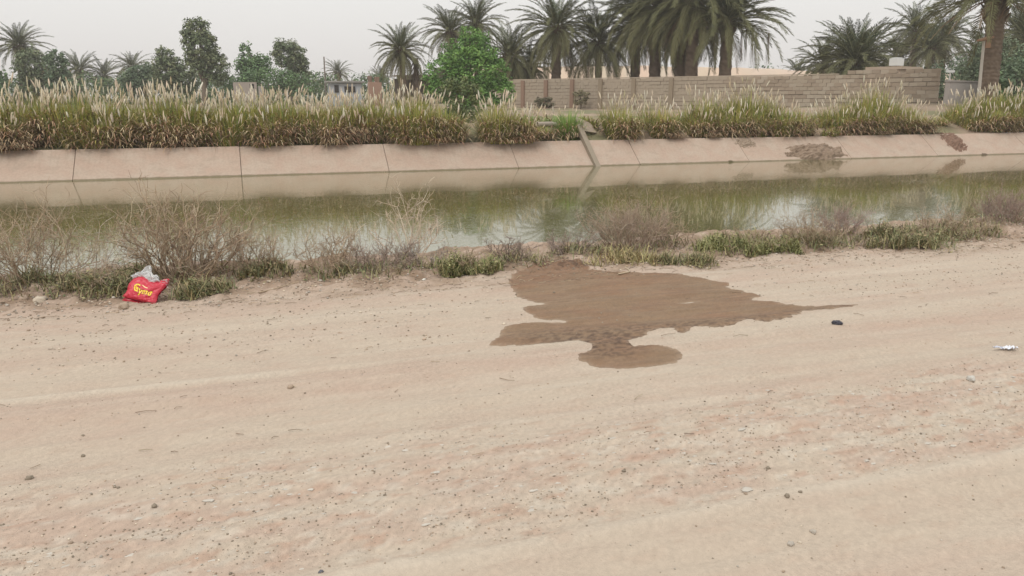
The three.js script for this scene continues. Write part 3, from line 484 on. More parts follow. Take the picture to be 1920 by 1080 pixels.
// envelopes: [dx, y, dz, rx, ry, rz] of the masses that make the crown
function foliage(b, masses, count, leaf, cols, r, clump = 0.27) {
  const vol = masses.map((m) => m[3] * m[4] * m[5]), sum = vol.reduce((a, c) => a + c, 0);
  masses.forEach((m, mi) => {
    const nC = Math.max(14, Math.round(70 * Math.cbrt(vol[mi]))), per = Math.round(count * vol[mi] / sum / nC);
    for (let k = 0; k < nC; k++) {
      const d = V(r() - 0.5, r() - 0.5, r() - 0.5).normalize(), f = 0.35 + 0.65 * Math.cbrt(r()), w = 0.8 + 0.3 * r();
      const cx = m[0] + d.x * m[3] * f * w, cy = m[1] + d.y * m[4] * f * w, cz = m[2] + d.z * m[5] * f * w, cr = clump * (0.6 + 0.8 * r()) * Math.cbrt(vol[mi]);
      const base = cols[Math.floor(r() * cols.length)];
      for (let q = 0; q < per; q++) {
        const e = V(r() - 0.5, r() - 0.5, r() - 0.5).normalize(), s = cr * (0.35 + 0.75 * Math.sqrt(r()));
        b.leaf(cx + e.x * s, cy + e.y * s * 0.85, cz + e.z * s, e.x + (r() - 0.5) * 1.4, e.y + 0.5 + (r() - 0.5) * 1.4, e.z + (r() - 0.5) * 1.4, leaf * (0.7 + 0.6 * r()), r, tone(base, r, 0.22), 0.55);
      }
    }
  });
}
function tree(name, x, u, o) {
  const gy = o.gy ?? farH(x, u), r = rng(o.seed), t = thing(name, [x, gy, -u], o.label, o.category ?? 'tree', o.group);
  const tr = new GB(), H = o.masses.reduce((a, m) => Math.max(a, m[1]), 0);
  const bark = o.bark ?? [0.17, 0.13, 0.095];
  tr.rod([[0, -0.1, 0], [0.05, H * 0.3, 0.03], [-0.04, H * 0.6, 0], [0, H, 0]], o.r ?? 0.18, 0.04, bark, 8);
  for (const m of o.masses) for (let k = 0; k < 4; k++) { const y0 = Math.min(H * 0.75, m[1] * (0.35 + 0.3 * r())), e = [m[0] + (r() - 0.5) * m[3] * 1.4, m[1] + (r() - 0.3) * m[4], m[2] + (r() - 0.5) * m[5] * 1.4]; tr.rod([[0, y0, 0], [e[0] * 0.5, (y0 + e[1]) / 2 + 0.1, e[2] * 0.5], e], (o.r ?? 0.18) * 0.45, 0.015, bark, 5); }
  mesh('trunk', tr.geo(), barkMat, t);
  const b = new GB(); foliage(b, o.masses, o.n, o.leaf, o.cols, r, o.clump); mesh('crown', b.geo(), leafMat, t, 'stuff');
  return t;
}
const BRIGHT = [[0.125, 0.255, 0.05], [0.095, 0.20, 0.042], [0.165, 0.30, 0.065]], OLIVE = [[0.125, 0.16, 0.075], [0.10, 0.13, 0.062], [0.165, 0.185, 0.09]], DEEP = [[0.085, 0.135, 0.07], [0.11, 0.155, 0.078]], FRESH = [[0.12, 0.205, 0.08], [0.095, 0.165, 0.068], [0.14, 0.225, 0.085]];
{
  tree('broadleaf_tree', 12.45, 45.3, { seed: 51, r: 0.16, n: 20000, leaf: 0.15, cols: BRIGHT, clump: 0.27, masses: [[0.2, 2.3, 0, 1.5, 1.4, 1.4], [0.35, 3.55, 0, 0.95, 0.95, 1.0], [0.0, 4.15, 0, 0.55, 0.6, 0.6], [1.05, 3.15, 0.2, 0.8, 0.8, 0.8], [-0.85, 3.0, 0.2, 0.85, 0.8, 0.9], [-1.6, 2.2, 0.3, 0.9, 0.75, 0.9], [1.75, 2.1, 0.2, 0.75, 0.9, 0.9], [1.7, 1.0, 0.3, 0.95, 0.9, 0.9], [-1.5, 1.1, 0.3, 1.1, 0.7, 0.9], [-2.3, 1.5, 0.2, 0.6, 0.6, 0.6], [0.2, 0.9, 0.5, 1.4, 0.9, 1.0]], label: 'bright green leafy tree beside the left end of the block wall' });
  tree('eucalyptus_tree', -2.8, 80, { seed: 52, r: 0.3, n: 8000, leaf: 0.26, cols: OLIVE, masses: [[0, 4.8, 0, 1.5, 2.1, 1.4], [-0.2, 6.5, 0, 1.15, 1.15, 1.1], [1.1, 3.4, 0, 1.2, 1.7, 1.1], [-0.9, 5.9, 0, 0.7, 0.9, 0.8]], label: 'tall dark green tree standing highest above the left grass bed' });
  tree('round_tree', 5.2, 87.9, { seed: 53, r: 0.28, n: 6500, leaf: 0.26, cols: OLIVE, masses: [[0, 5.1, 0, 1.6, 1.5, 1.5], [0.9, 4.0, 0, 1.3, 1.2, 1.2], [1.0, 2.8, 0, 1.3, 1.0, 1.2]], label: 'round crowned grey green tree right of the pointed one' });
  tree('pointed_tree', 1.6, 83.7, { seed: 54, r: 0.2, n: 4600, leaf: 0.24, cols: FRESH, masses: [[0, 3.4, 0, 1.6, 1.4, 1.3], [-0.5, 4.7, 0, 0.6, 1.4, 0.7], [0.8, 3.9, 0, 1.0, 1.0, 0.9]], label: 'pale tree with a pointed top left of the round crowned one' });
  tree('broad_shrub', 2.9, 81.3, { seed: 55, r: 0.12, n: 6500, leaf: 0.22, cols: FRESH, category: 'shrub', masses: [[0, 2.1, 0, 2.6, 1.6, 1.6], [-2.5, 1.6, 0, 1.8, 1.3, 1.2], [2.6, 1.9, 0, 2.0, 1.3, 1.2]], label: 'wide fresh green shrub under the pointed and round trees' });
  tree('bushy_tree', -6.0, 86.3, { seed: 56, r: 0.22, n: 6000, leaf: 0.26, cols: OLIVE, masses: [[0, 3.2, 0, 1.7, 1.5, 1.4], [-0.3, 4.5, 0, 0.9, 1.0, 0.9], [1.2, 2.4, 0, 1.6, 1.6, 1.3]], label: 'bushy tree directly left of the tall dark one' });
  tree('bushy_tree', -8.9, 92.4, { seed: 57, r: 0.22, n: 4200, leaf: 0.26, cols: DEEP, masses: [[0, 2.8, 0, 1.7, 1.3, 1.4], [-1.0, 2.0, 0, 1.3, 1.3, 1.2]], label: 'dark rounded tree between the single far palm and the bushy tree' });
  tree('bushy_tree', -18.6, 90.4, { seed: 58, r: 0.22, n: 5200, leaf: 0.26, cols: OLIVE, masses: [[0, 3.6, 0, 1.5, 1.9, 1.4], [0.1, 2.0, 0, 1.5, 1.4, 1.2]], label: 'leafy tree right beside the tall slim palm' });
  tree('bushy_tree', -15.9, 87.7, { seed: 59, r: 0.2, n: 4200, leaf: 0.26, cols: DEEP, masses: [[0, 3.4, 0, 1.1, 1.6, 1.1], [0.2, 1.9, 0, 1.3, 1.3, 1.2]], label: 'darker tree second to the right of the tall slim palm' });
  tree('bushy_tree', -22.4, 91.3, { seed: 60, r: 0.2, n: 4200, leaf: 0.26, cols: FRESH, masses: [[0, 2.2, 0, 1.7, 1.4, 1.2], [-1.8, 1.4, 0, 1.8, 1.2, 1.2]], label: 'light green tree at the left frame edge below the slim palm' });
  // dark growth right of the thick palm trunk
  tree('broad_shrub', 41.0, 34.6, { seed: 61, r: 0.12, n: 9000, leaf: 0.17, cols: DEEP, category: 'shrub', masses: [[0, 1.6, 0, 1.9, 1.6, 1.6], [1.9, 2.2, 0, 1.6, 1.9, 1.6], [0.6, 0.7, 0.3, 1.8, 0.9, 1.4]], label: 'dark green shrub right of the thick palm trunk' });
  tree('feathery_shrub', 44.4, 39.3, { seed: 62, r: 0.14, n: 8000, leaf: 0.18, cols: [[0.14, 0.175, 0.095], [0.11, 0.145, 0.08]], category: 'shrub', masses: [[0, 2.6, 0, 2.0, 1.7, 1.6], [2.2, 1.8, 0, 1.9, 1.6, 1.5]], label: 'grey green feathery shrub behind the dark one at the right edge' });
  tree('broad_shrub', 48.0, 45.5, { seed: 63, r: 0.14, n: 7000, leaf: 0.2, cols: DEEP, category: 'shrub', masses: [[0, 1.7, 0, 2.4, 1.5, 1.5], [-2.6, 1.5, 0, 1.9, 1.2, 1.5], [2.6, 2.2, 0, 2.0, 1.8, 1.5]], label: 'dark shrub mass behind the low grey wall' });
  tree('small_shrub', 39.2, 34.6, { seed: 64, r: 0.06, n: 1800, leaf: 0.14, cols: FRESH, category: 'shrub', masses: [[0, 1.2, 0, 0.7, 0.8, 0.6]], label: 'small green shrub left of the thick palm trunk' });
  tree('small_shrub', 20.6, 48.2, { seed: 65, r: 0.05, n: 1500, leaf: 0.10, cols: [[0.24, 0.205, 0.12], [0.19, 0.175, 0.095]], category: 'shrub', masses: [[0, 0.7, 0, 0.55, 0.5, 0.5]], label: 'dry olive shrub standing against the left part of the wall' });
  tree('small_shrub', 18.6, 49.5, { seed: 66, r: 0.05, n: 1600, leaf: 0.11, cols: [[0.17, 0.14, 0.09], [0.15, 0.14, 0.075]], category: 'shrub', masses: [[0, 0.4, 0, 0.7, 0.35, 0.5]], label: 'low dark shrub at the wall foot near the bright green tree' });
  tree('small_shrub', 7.2, 27.4, { seed: 67, r: 0.04, n: 3600, leaf: 0.09, cols: [[0.10, 0.135, 0.05], [0.14, 0.165, 0.06]], category: 'shrub', masses: [[0, 0.7, 0, 0.9, 0.8, 0.6]], label: 'green shrub behind the gap beside the leaning grass clump' });
  const b = new GB(), r = rng(70), ms = []; for (let x = -34; x < 26; x += 2.3) ms.push([x + r(), 1.4 + 0.6 * r(), -96 + (r() - 0.5) * 6, 2.1, 1.5 + 0.8 * r(), 1.4]);
  for (let x = -44; x < 36; x += 2.6) ms.push([x + r(), 0.9 + 0.3 * r(), -112 + (r() - 0.5) * 6, 2.4, 1.5 + 0.4 * r(), 1.4]);
  foliage(b, ms, 56000, 0.3, [...DEEP, ...OLIVE, ...FRESH], r); const h = tag(mesh('shrub_belt', b.geo(), leafMat), 'far low belt of shrubs along the field behind the left grass bed', 'shrubs', null, 'stuff'); h.position.y = 0.7;
  const b2 = new GB(), ms2 = []; for (let x = 26; x < 120; x += 4) ms2.push([x + r() * 2, 1.6 + r(), -105 + (r() - 0.5) * 10 + (x - 26) * 0.35, 3.2, 1.6 + r(), 2.0]);
  foliage(b2, ms2, 16000, 0.4, [...DEEP, ...OLIVE], r); tag(mesh('tree_belt', b2.geo(), leafMat), 'far belt of trees behind the palm group and wall', 'trees', null, 'stuff').position.y = 0.8;
}
// ---------------------------------------------------------------- distant buildings
{
  const openings = (t, list) => { for (const [x, y, w, h, z] of list) { const g = new THREE.BoxGeometry(w, h, 0.12); g.translate(x, y, z); mesh('window', g, dark, t); } };
  let t = boxThing('low_house', [8.8, 0.42, -72.0], -0.05, 'low grey flat roofed house behind the middle of the grass bed', 'house', [['wall', 2.7, 2.3, 2.4, 0, 1.15, 0, blue], ['roof_slab', 3.2, 0.14, 2.9, 0, 2.42, 0, roofM]]); openings(t, [[-0.75, 1.85, 0.35, 0.6, 1.2], [0.35, 1.8, 0.9, 0.5, 1.2]]);
  boxThing('brick_ruin', [10.75, 0.6, -68.2], 0.1, 'small reddish brick stub beside the low grey house', 'ruin', [['wall', 1.0, 2.2, 0.7, 0, 1.1, 0, std(0.38, 0.245, 0.185), 0.12], ['broken_top', 0.3, 0.5, 0.4, -0.35, 2.4, 0, std(0.22, 0.15, 0.12), 0.14], ['broken_top', 0.28, 0.42, 0.4, 0.22, 2.35, 0, std(0.30, 0.2, 0.15), 0.14]]);
  t = boxThing('open_shed', [13.6, 0.6, -65.0], 0, 'flat roofed open shed under the round palm', 'shed', [['roof', 3.4, 0.12, 2.0, 0, 2.62, 0, timber, 0.1], ['post', 0.12, 2.6, 0.12, -1.5, 1.3, 0.8, timber], ['post', 0.12, 2.6, 0.12, 0, 1.3, 0.8, timber], ['post', 0.12, 2.6, 0.12, 1.5, 1.3, 0.8, timber], ['back_wall', 3.2, 2.4, 0.15, 0, 1.2, -0.85, std(0.13, 0.105, 0.085)], ['roof_edge', 3.4, 0.25, 0.06, 0, 2.45, 1.0, std(0.25, 0.21, 0.17)]]);
  t = boxThing('ruined_wall', [0.7, 0.6, -74.0], 0, 'small grey ruined wall behind the left grass bed', 'ruin', [['wall', 1.9, 2.2, 0.3, 0, 1.1, 0, std(0.34, 0.29, 0.26), 0.06], ['end', 0.5, 1.9, 0.35, 1.3, 0.95, 0, grey, 0.06]]); openings(t, [[0.55, 1.9, 0.35, 0.35, 0.12]]);
  boxThing('mud_hut', [-21.2, 0.6, -116], 0.2, 'tiny reddish mud hut beside the hazy far pair of palms', 'hut', [['wall', 3.4, 4.2, 2, 0, 2.1, 0, mud], ['roof_edge', 1.0, 0.5, 1.2, -1.0, 4.4, 0, rust]]);
  const pb = new GB(); pb.rod([[0, 0, 0], [0, 4.4, 0]], 0.08, 0.06, [0.2, 0.17, 0.15], 6); const pole = thing('pole', [7.4, 0.6, -74], 'thin dark pole at the left end of the low grey house', 'pole'); mesh('shaft', pb.geo(), vcol(1), pole);
  // raised sandy bank behind the palms
  const b = new GB(), A = [22, 90], B = [95, 62], N = 70; for (let k = 0; k <= N; k++) { const x = lerp(A[0], B[0], k / N), u = lerp(A[1], B[1], k / N), h = 4.15 + 0.12 * fbm(x * 0.2, 3, 3) - 0.8 * sm(44, 70, x); for (const [du, hh] of [[-4.5, -0.5], [-2.6, h * 0.55], [-1.2, h * 0.97], [0, h + 0.05], [5, h], [10, -0.5]]) b.v(x, 0.7 + hh + 0.06 * n2(x, du), -(u + du), tone([0.56, 0.445, 0.345], rng(k * 7 + du * 3 + 50), 0.08)); }
  for (let k = 0; k < N; k++) for (let q = 0; q < 5; q++) { const a = k * 6 + q; b.quad(a, a + 6, a + 7, a + 1); }
  tag(mesh('sand_embankment', b.geo(), vcol(1)), 'pale sandy embankment seen between the palm trunks above the wall', 'embankment', null, 'structure');
  const car = thing('parked_car', [37.6, 4.86, -85.5], 'white car parked on the sandy bank behind the palms', 'car'); car.rotation.y = 0.35; const s = new THREE.Shape(); s.moveTo(-2, 0.3); s.lineTo(-1.95, 0.75); s.lineTo(-1.1, 0.88); s.lineTo(-0.55, 1.35); s.lineTo(0.75, 1.38); s.lineTo(1.35, 0.92); s.lineTo(2, 0.85); s.lineTo(2.02, 0.3);
  const body = new THREE.ExtrudeGeometry(s, { depth: 1.5, bevelSize: 0.06, bevelThickness: 0.06 }); body.translate(0, 0, -0.75); mesh('body', body, std(0.7, 0.7, 0.7, 0.35), car);
  const gl = new THREE.BoxGeometry(1.5, 0.34, 1.66); gl.translate(0.05, 1.12, 0); mesh('side_windows', gl, std(0.03, 0.035, 0.04, 0.15), car); for (const [x, z] of [[-1.25, 0.78], [1.25, 0.78], [-1.25, -0.78], [1.25, -0.78]]) { const w = new THREE.CylinderGeometry(0.31, 0.31, 0.2, 16); w.rotateX(Math.PI / 2); w.translate(x, 0.31, z); const wm = mesh('wheel', w, dark, car); const hub = new THREE.CylinderGeometry(0.17, 0.17, 0.22, 12); hub.rotateX(Math.PI / 2); hub.translate(x, 0.31, z); mesh('hub', hub, std(0.45, 0.45, 0.46, 0.4), wm); }
}

// ---------------------------------------------------------------- dry shrubs and weeds on the near bank
const twigMat = vcol(0.95), herbMat = vcol(0.8, { side: THREE.DoubleSide });
const MANY = 0.92;
const TWIG = [[0.40, 0.305, 0.21], [0.31, 0.23, 0.16], [0.48, 0.395, 0.29], [0.35, 0.25, 0.175]], HERB = [[0.185, 0.185, 0.082], [0.24, 0.225, 0.105], [0.33, 0.285, 0.15], [0.145, 0.165, 0.075], [0.28, 0.215, 0.13]];
// [x, u, height, radius, stems, leaves, label, options]
function shrub(x, u, H, rad, stems, leaves, label, o = {}) {
  const r = rng(Math.round((x + 20) * 1000 + u * 77)), y0 = nearH(x, u), t = thing(o.name ?? 'dry_shrub', [x, y0, -u], label, o.category ?? 'shrub'), b = new GB(), lf = new GB();
  const cols = o.twig ?? TWIG, r0 = o.r0 ?? 0.0055, wig = o.wig ?? 0.7;
  function grow(p, d, len, rad0, level) {
    const n = level === 0 ? 4 : level === 1 ? 3 : 2, pts = [p], c = tone(cols[Math.floor(r() * cols.length)], r, 0.2); let q = p, dir = d.clone();
    for (let k = 0; k < n; k++) {
      dir.add(V(r() - 0.5, r() - 0.42, r() - 0.5).multiplyScalar(wig * (1 + level * 0.5))).normalize();
      const e = [q[0] + dir.x * len / n, Math.max(q[1] + dir.y * len / n, -0.02), q[2] + dir.z * len / n]; pts.push(e);
      if (level < 2) for (let s = 0; s < (level === 0 ? (k === 0 ? 1 : 2) : 2); s++) if (r() < (o.dense ?? 0.85)) { const nd = dir.clone().add(V(r() - 0.5, r() - 0.42, r() - 0.5).multiplyScalar(2.4)).normalize(); grow(e, nd, len * (0.34 + 0.26 * r()) * (level ? 0.8 : 1), rad0 * 0.55, level + 1); }
      q = e;
    }
    b.rod(pts, rad0, rad0 * 0.45, c, 3);
  }
  for (let k = 0; k < stems * MANY; k++) {
    const a = r() * 6.283, s = Math.sqrt(r()), px = Math.cos(a) * s * rad * 0.55, pz = Math.sin(a) * s * rad * (o.deep ?? 0.35), out = s * (o.flare ?? 0.95);
    const d = V(Math.cos(a) * out + (r() - 0.5) * 0.9 + (o.lean ?? 0), 1 + (r() - 0.5) * 0.5, Math.sin(a) * out * 0.8 + (r() - 0.5) * 0.5).normalize();
    grow([px, nearH(x + px, u - pz) - y0 - 0.01, pz], d, H * 0.52 * (0.6 + 0.5 * r()), r0 * (0.7 + 0.6 * r()), 0);
  }
  mesh('twigs', b.geo(), twigMat, t, 'stuff');
  const hc = o.herb ?? HERB, hh = (o.herbH ?? 0.24) * 0.75;
  const subs = []; for (let k = 0, n = Math.max(3, Math.round(rad * 40)); k < n; k++) { const a = r() * 6.283, s = Math.sqrt(r()); subs.push([Math.cos(a) * s * rad * 0.95, Math.sin(a) * s * rad * (o.deep ?? 0.35) * 1.3 + (o.front ?? 0.12), 0.35 + 0.75 * r() * (1 - 0.4 * s), 0.05 + 0.10 * r()]); }
  for (let k = 0; k < Math.round(leaves * (o.name ? 0.85 : 0.42)); k++) {
    const sb = subs[Math.floor(r() * subs.length)], a = r() * 6.283, s = Math.pow(r(), 0.7) * 1.5, px = sb[0] + Math.cos(a) * s * sb[3], pz = sb[1] + Math.sin(a) * s * sb[3], gy = nearH(x + px, u - pz) - y0, h = hh * sb[2] * (1.05 - 0.55 * s) * (0.15 + 1.0 * r());
    const c = tone(hc[Math.floor(r() * hc.length)], r, 0.25);
    if (r() < 0.45) lf.blade(px, gy + h * 0.6 * r(), pz, r() * 6.28, 0.5 * r(), 0.9 + r(), 0.07 + 0.10 * r(), 0.006 + 0.004 * r(), c, 2);
    else lf.leaf(px, gy + h, pz, r() - 0.5, 0.4 + r(), r() - 0.5, 0.022 + 0.022 * r(), r, c, 0.45);
  }
  if (leaves) mesh('green_growth', lf.geo(), herbMat, t, 'stuff');
  return t;
}
{
  shrub(-2.45, 7.4, 0.85, 0.5, 30, 500, 'dry brown shrub cut by the left frame edge', {});
  shrub(-1.72, 7.4, 1.0, 0.42, 44, 1500, 'tall tangled dry shrub at the far left of the near bank', { herbH: 0.26 });
  shrub(-1.30, 7.5, 0.9, 0.28, 16, 500, 'thin pale dry shrub second from the left on the near bank', { twig: [[0.54, 0.459, 0.378], [0.459, 0.378, 0.304]] });
  shrub(-1.12, 7.12, 0.34, 0.36, 10, 3600, 'green weed with spiky leaves left of the red bag', { name: 'green_weed', category: 'weed', herbH: 0.36, front: 0.02, deep: 0.55 });
  shrub(-0.56, 7.4, 1.05, 0.46, 62, 900, 'large dense dry shrub behind the red bag', { r0: 0.007 });
  shrub(-0.14, 7.45, 0.75, 0.22, 9, 60, 'sparse dry shrub leaning right next to the large one', { lean: 0.25 });
  shrub(-0.36, 6.8, 0.16, 0.17, 4, 1500, 'small green weed right of the red bag', { name: 'green_weed', category: 'weed', herbH: 0.24, front: 0.0, deep: 0.6 });
  shrub(0.10, 7.3, 0.5, 0.25, 26, 2000, 'low brown shrub with green foot between two water gaps', { herbH: 0.24 });
  shrub(0.70, 7.3, 0.62, 0.28, 28, 900, 'dry shrub with olive foot left of the bare pale branches', { herbH: 0.2 });
  shrub(1.12, 7.15, 0.42, 0.46, 40, 900, 'low dark tangled shrub below the bare pale branches', { flare: 1.1, twig: [[0.27, 0.203, 0.169], [0.378, 0.297, 0.243]], herbH: 0.12 });
  shrub(1.45, 7.5, 0.98, 0.24, 14, 0, 'bare pale branching shrub standing tallest in the middle bank', { twig: [[0.621, 0.513, 0.405], [0.54, 0.432, 0.338]], r0: 0.0055, dense: 0.85 });
  shrub(0.95, 7.5, 0.85, 0.16, 3, 0, 'few thick pale bare stalks leaning left over the water', { twig: [[0.648, 0.553, 0.446]], r0: 0.007, lean: -0.45, dense: 0.4 });
  shrub(1.60, 7.25, 0.34, 0.34, 26, 300, 'low grey twiggy tangle right of the bare pale branches', { flare: 1.2, twig: [[0.311, 0.257, 0.223], [0.405, 0.338, 0.284]] });
  shrub(1.90, 6.92, 0.36, 0.26, 14, 2600, 'leafy green and straw weed at the left end of the wet patch', { name: 'green_weed', category: 'weed', herbH: 0.36, front: 0, deep: 0.6, herb: [[0.155, 0.178, 0.062], [0.264, 0.256, 0.109], [0.341, 0.295, 0.155]] });
  shrub(2.36, 7.18, 0.36, 0.3, 24, 900, 'small dark shrub right of the leafy green weed', { herbH: 0.2, twig: [[0.257, 0.196, 0.162], [0.324, 0.257, 0.209]] });
  shrub(3.05, 7.4, 0.34, 0.34, 26, 700, 'low greyish twiggy shrub behind the top of the wet patch', { herbH: 0.18, twig: [[0.297, 0.236, 0.203], [0.405, 0.324, 0.27]] });
  shrub(3.75, 7.35, 0.74, 0.5, 92, 500, 'dense fluffy brown shrub right of centre on the near bank', { flare: 0.55, r0: 0.0045, twig: [[0.405, 0.317, 0.243], [0.365, 0.263, 0.203], [0.459, 0.365, 0.277]] });
  shrub(4.22, 7.35, 0.5, 0.28, 24, 200, 'thin brown shrub at the right of the fluffy one', { r0: 0.004 });
  shrub(3.95, 6.62, 0.10, 0.22, 3, 1400, 'small flat green weed beside the wet patch', { name: 'green_weed', category: 'weed', herbH: 0.16, front: 0, deep: 0.6 });
  shrub(3.45, 6.85, 0.10, 0.34, 6, 1200, 'sparse straw coloured weeds above the wet patch', { name: 'green_weed', category: 'weed', herbH: 0.12, front: 0, deep: 0.6, herb: [[0.372, 0.31, 0.155], [0.279, 0.256, 0.116], [0.434, 0.341, 0.186]] });
  shrub(4.95, 7.0, 0.36, 0.55, 26, 3800, 'wide low yellowish green weed mound right of the wet patch', { name: 'green_weed', category: 'weed', herbH: 0.30, front: 0, deep: 0.5, herb: [[0.24, 0.24, 0.093], [0.31, 0.287, 0.132], [0.186, 0.202, 0.0775]] });
  shrub(5.75, 7.05, 0.56, 0.42, 48, 2600, 'brown topped shrub with green skirt right of the low mound', { herbH: 0.34, front: 0, deep: 0.5, r0: 0.004 });
  shrub(6.35, 7.3, 0.56, 0.28, 42, 400, 'purplish brown dry shrub between two greener ones', { twig: [[0.324, 0.23, 0.203], [0.378, 0.277, 0.236]], r0: 0.004 });
  shrub(6.75, 6.85, 0.30, 0.55, 10, 4600, 'spreading dark green weed mound nearest the road at right', { name: 'green_weed', category: 'weed', herbH: 0.34, front: 0, deep: 0.55 });
  shrub(7.7, 7.1, 0.46, 0.58, 44, 3600, 'wide green and brown shrub second from the right edge', { herbH: 0.30, front: 0, deep: 0.45, r0: 0.004 });
  shrub(8.95, 7.45, 0.66, 0.5, 64, 500, 'dark brown rounded dry shrub near the right frame edge', { twig: [[0.297, 0.216, 0.182], [0.365, 0.27, 0.223]], r0: 0.0045 });
  shrub(9.7, 7.5, 0.55, 0.5, 44, 300, 'dry brown shrub cut by the right frame edge', { r0: 0.0045 });
}

// ---------------------------------------------------------------- litter
{ // red snack bag with a clear torn top
  const cv = document.createElement('canvas'); cv.width = 1024; cv.height = 640; const c = cv.getContext('2d');
  c.fillStyle = '#c02a40'; c.fillRect(0, 0, 1024, 640);
  { const q = rng(61); for (let k = 0; k < 700; k++) { c.fillStyle = 'rgba(200,170,140,' + (0.03 + 0.09 * q()) + ')'; c.beginPath(); c.ellipse(q() * 1024, q() * 640, 4 + 40 * q() * q(), 3 + 12 * q() * q(), q() * 3, 0, 7); c.fill(); } }
  c.save(); c.translate(560, 360); c.rotate(0.06); c.scale(1.08, 1.15);
  c.lineJoin = 'round'; c.textAlign = 'center'; c.textBaseline = 'middle';
  const word = (s, x, y, size, sx) => { c.save(); c.translate(x, y); c.scale(sx, 1); c.font = 'bold ' + size + 'px sans-serif'; c.lineWidth = 22; c.strokeStyle = '#7d4a12'; c.strokeText(s, 0, 0); c.fillStyle = '#f3cf3c'; c.fillText(s, 0, 0); c.restore(); };
  word('G', -210, 0, 260, 1.05); word('y', -65, 25, 200, 1); word('m', 75, 20, 190, 1); word('o', 225, 25, 200, 1);
  c.fillStyle = '#f3cf3c'; c.beginPath(); c.arc(-200, 2, 30, 0, 7); c.fill();
  c.strokeStyle = '#f0d9a0'; c.lineWidth = 20; c.beginPath(); c.moveTo(-110, -118); c.quadraticCurveTo(-30, -100, 60, -96); c.stroke();
  c.restore();
  const map = new THREE.CanvasTexture(cv); map.colorSpace = THREE.SRGBColorSpace;
  const bag = thing('snack_bag', [-0.83, nearH(-0.83, 6.66) + 0.02, -6.66], 'crumpled red snack bag with yellow lettering and a torn clear top', 'bag');
  // outline corners of the flattened bag: width along local x, length along local y (up the face)
  const n = 36, sheet = (fn, side) => { const g = new THREE.PlaneGeometry(1, 1, n, n), p = g.attributes.position; for (let i = 0; i < p.count; i++) { const a = p.getX(i) + 0.5, e = p.getY(i) + 0.5, q = fn(a, e); p.setXYZ(i, q[0], q[1], q[2]); } g.computeVertexNormals(); return g; };
  const edge = (a, e) => Math.pow(Math.max(0, 4 * a * (1 - a)), 0.45) * Math.pow(Math.max(0, 4 * e * (1 - e)), 0.4);
  const W = (a, e) => { const l = lerp(-0.165, -0.115, e) + 0.012 * Math.sin(e * 7), rr = lerp(0.12, 0.185, e) + 0.010 * Math.sin(e * 9 + 1); return [lerp(l, rr, a), lerp(-0.03 * (a - 0.2), 0.205 + 0.022 * Math.sin(a * 8), e) + 0.02 * (1 - e) * (1 - a)]; };
  const crum = (a, e, k) => 0.008 * n3(a * 4, e * 3, k) + 0.005 * n3(a * 11, e * 8, k + 5) + 0.010 * Math.abs(n3(a * 3 + 2, e * 5, k + 9));
  const foil = new THREE.MeshPhysicalMaterial({ map, roughness: 0.42, clearcoat: 0.25, clearcoatRoughness: 0.35 });
  const front = sheet((a, e) => { const [x, y] = W(a, e); return [x, y, 0.034 * edge(a, e) + crum(a, e, 1) * Math.min(1, edge(a, e) * 2)]; });
  mesh('front_panel', front, foil, bag);
  const back = sheet((a, e) => { const [x, y] = W(a, e); return [x + 0.006, y - 0.035 * (1 - e), -0.030 * edge(a, e) - 0.004 + crum(a, e, 4) * 0.6]; });
  mesh('back_panel', back, std(0.42, 0.022, 0.04, 0.4), bag);
  const clear = sheet((a, e) => { const [x, y] = W(a, 0.93); const top = lerp(y, 0.335 - 0.30 * Math.abs(a - 0.36) ** 0.9 + 0.018 * Math.sin(a * 21), e), cx = lerp(x, -0.01 + (a - 0.42) * 0.34, e * 0.55); return [cx + 0.008 * n3(a * 9, e * 6, 3), top, 0.018 * (1 - e) + 0.030 * n3(a * 4, e * 4, 7) + 0.014 * n3(a * 11, e * 9, 2)]; });
  mesh('clear_top', clear, new THREE.MeshPhysicalMaterial({ color: new THREE.Color().setRGB(0.92, 0.93, 0.94), roughness: 0.3, transmission: 0.42, thickness: 0, ior: 1.5, side: THREE.DoubleSide }), bag);
  bag.scale.setScalar(0.92); bag.rotation.set(-0.70, -0.30, -0.10, 'YXZ');
}
function crumple(name, x, u, w, h, d, mat, label, category, seed) {
  const g = mergeVertices(new THREE.IcosahedronGeometry(1, 9).deleteAttribute('uv').deleteAttribute('normal')), p = g.attributes.position;
  for (let i = 0; i < p.count; i++) { const v = V().fromBufferAttribute(p, i), k = 0.78 + 0.35 * Math.abs(n3(v.x * 2 + seed, v.y * 2, v.z * 2)) + 0.22 * n3(v.x * 4.5, v.y * 4.5 + seed, v.z * 4.5); p.setXYZ(i, v.x * k * w / 2, (v.y * k * 0.9 + 0.6) * h / 1.6, v.z * k * d / 2); }
  g.computeVertexNormals(); const m = tag(mesh(name, g, mat), label, category); m.position.set(x, nearH(x, u) - 0.004, -u); m.rotation.y = seed; return m;
}
crumple('crumpled_wrapper', 3.886, 4.44, 0.075, 0.035, 0.05, std(0.055, 0.052, 0.07, 0.4), 'small dark crumpled wrapper lying below the tip of the wet patch', 'litter', 2.3);
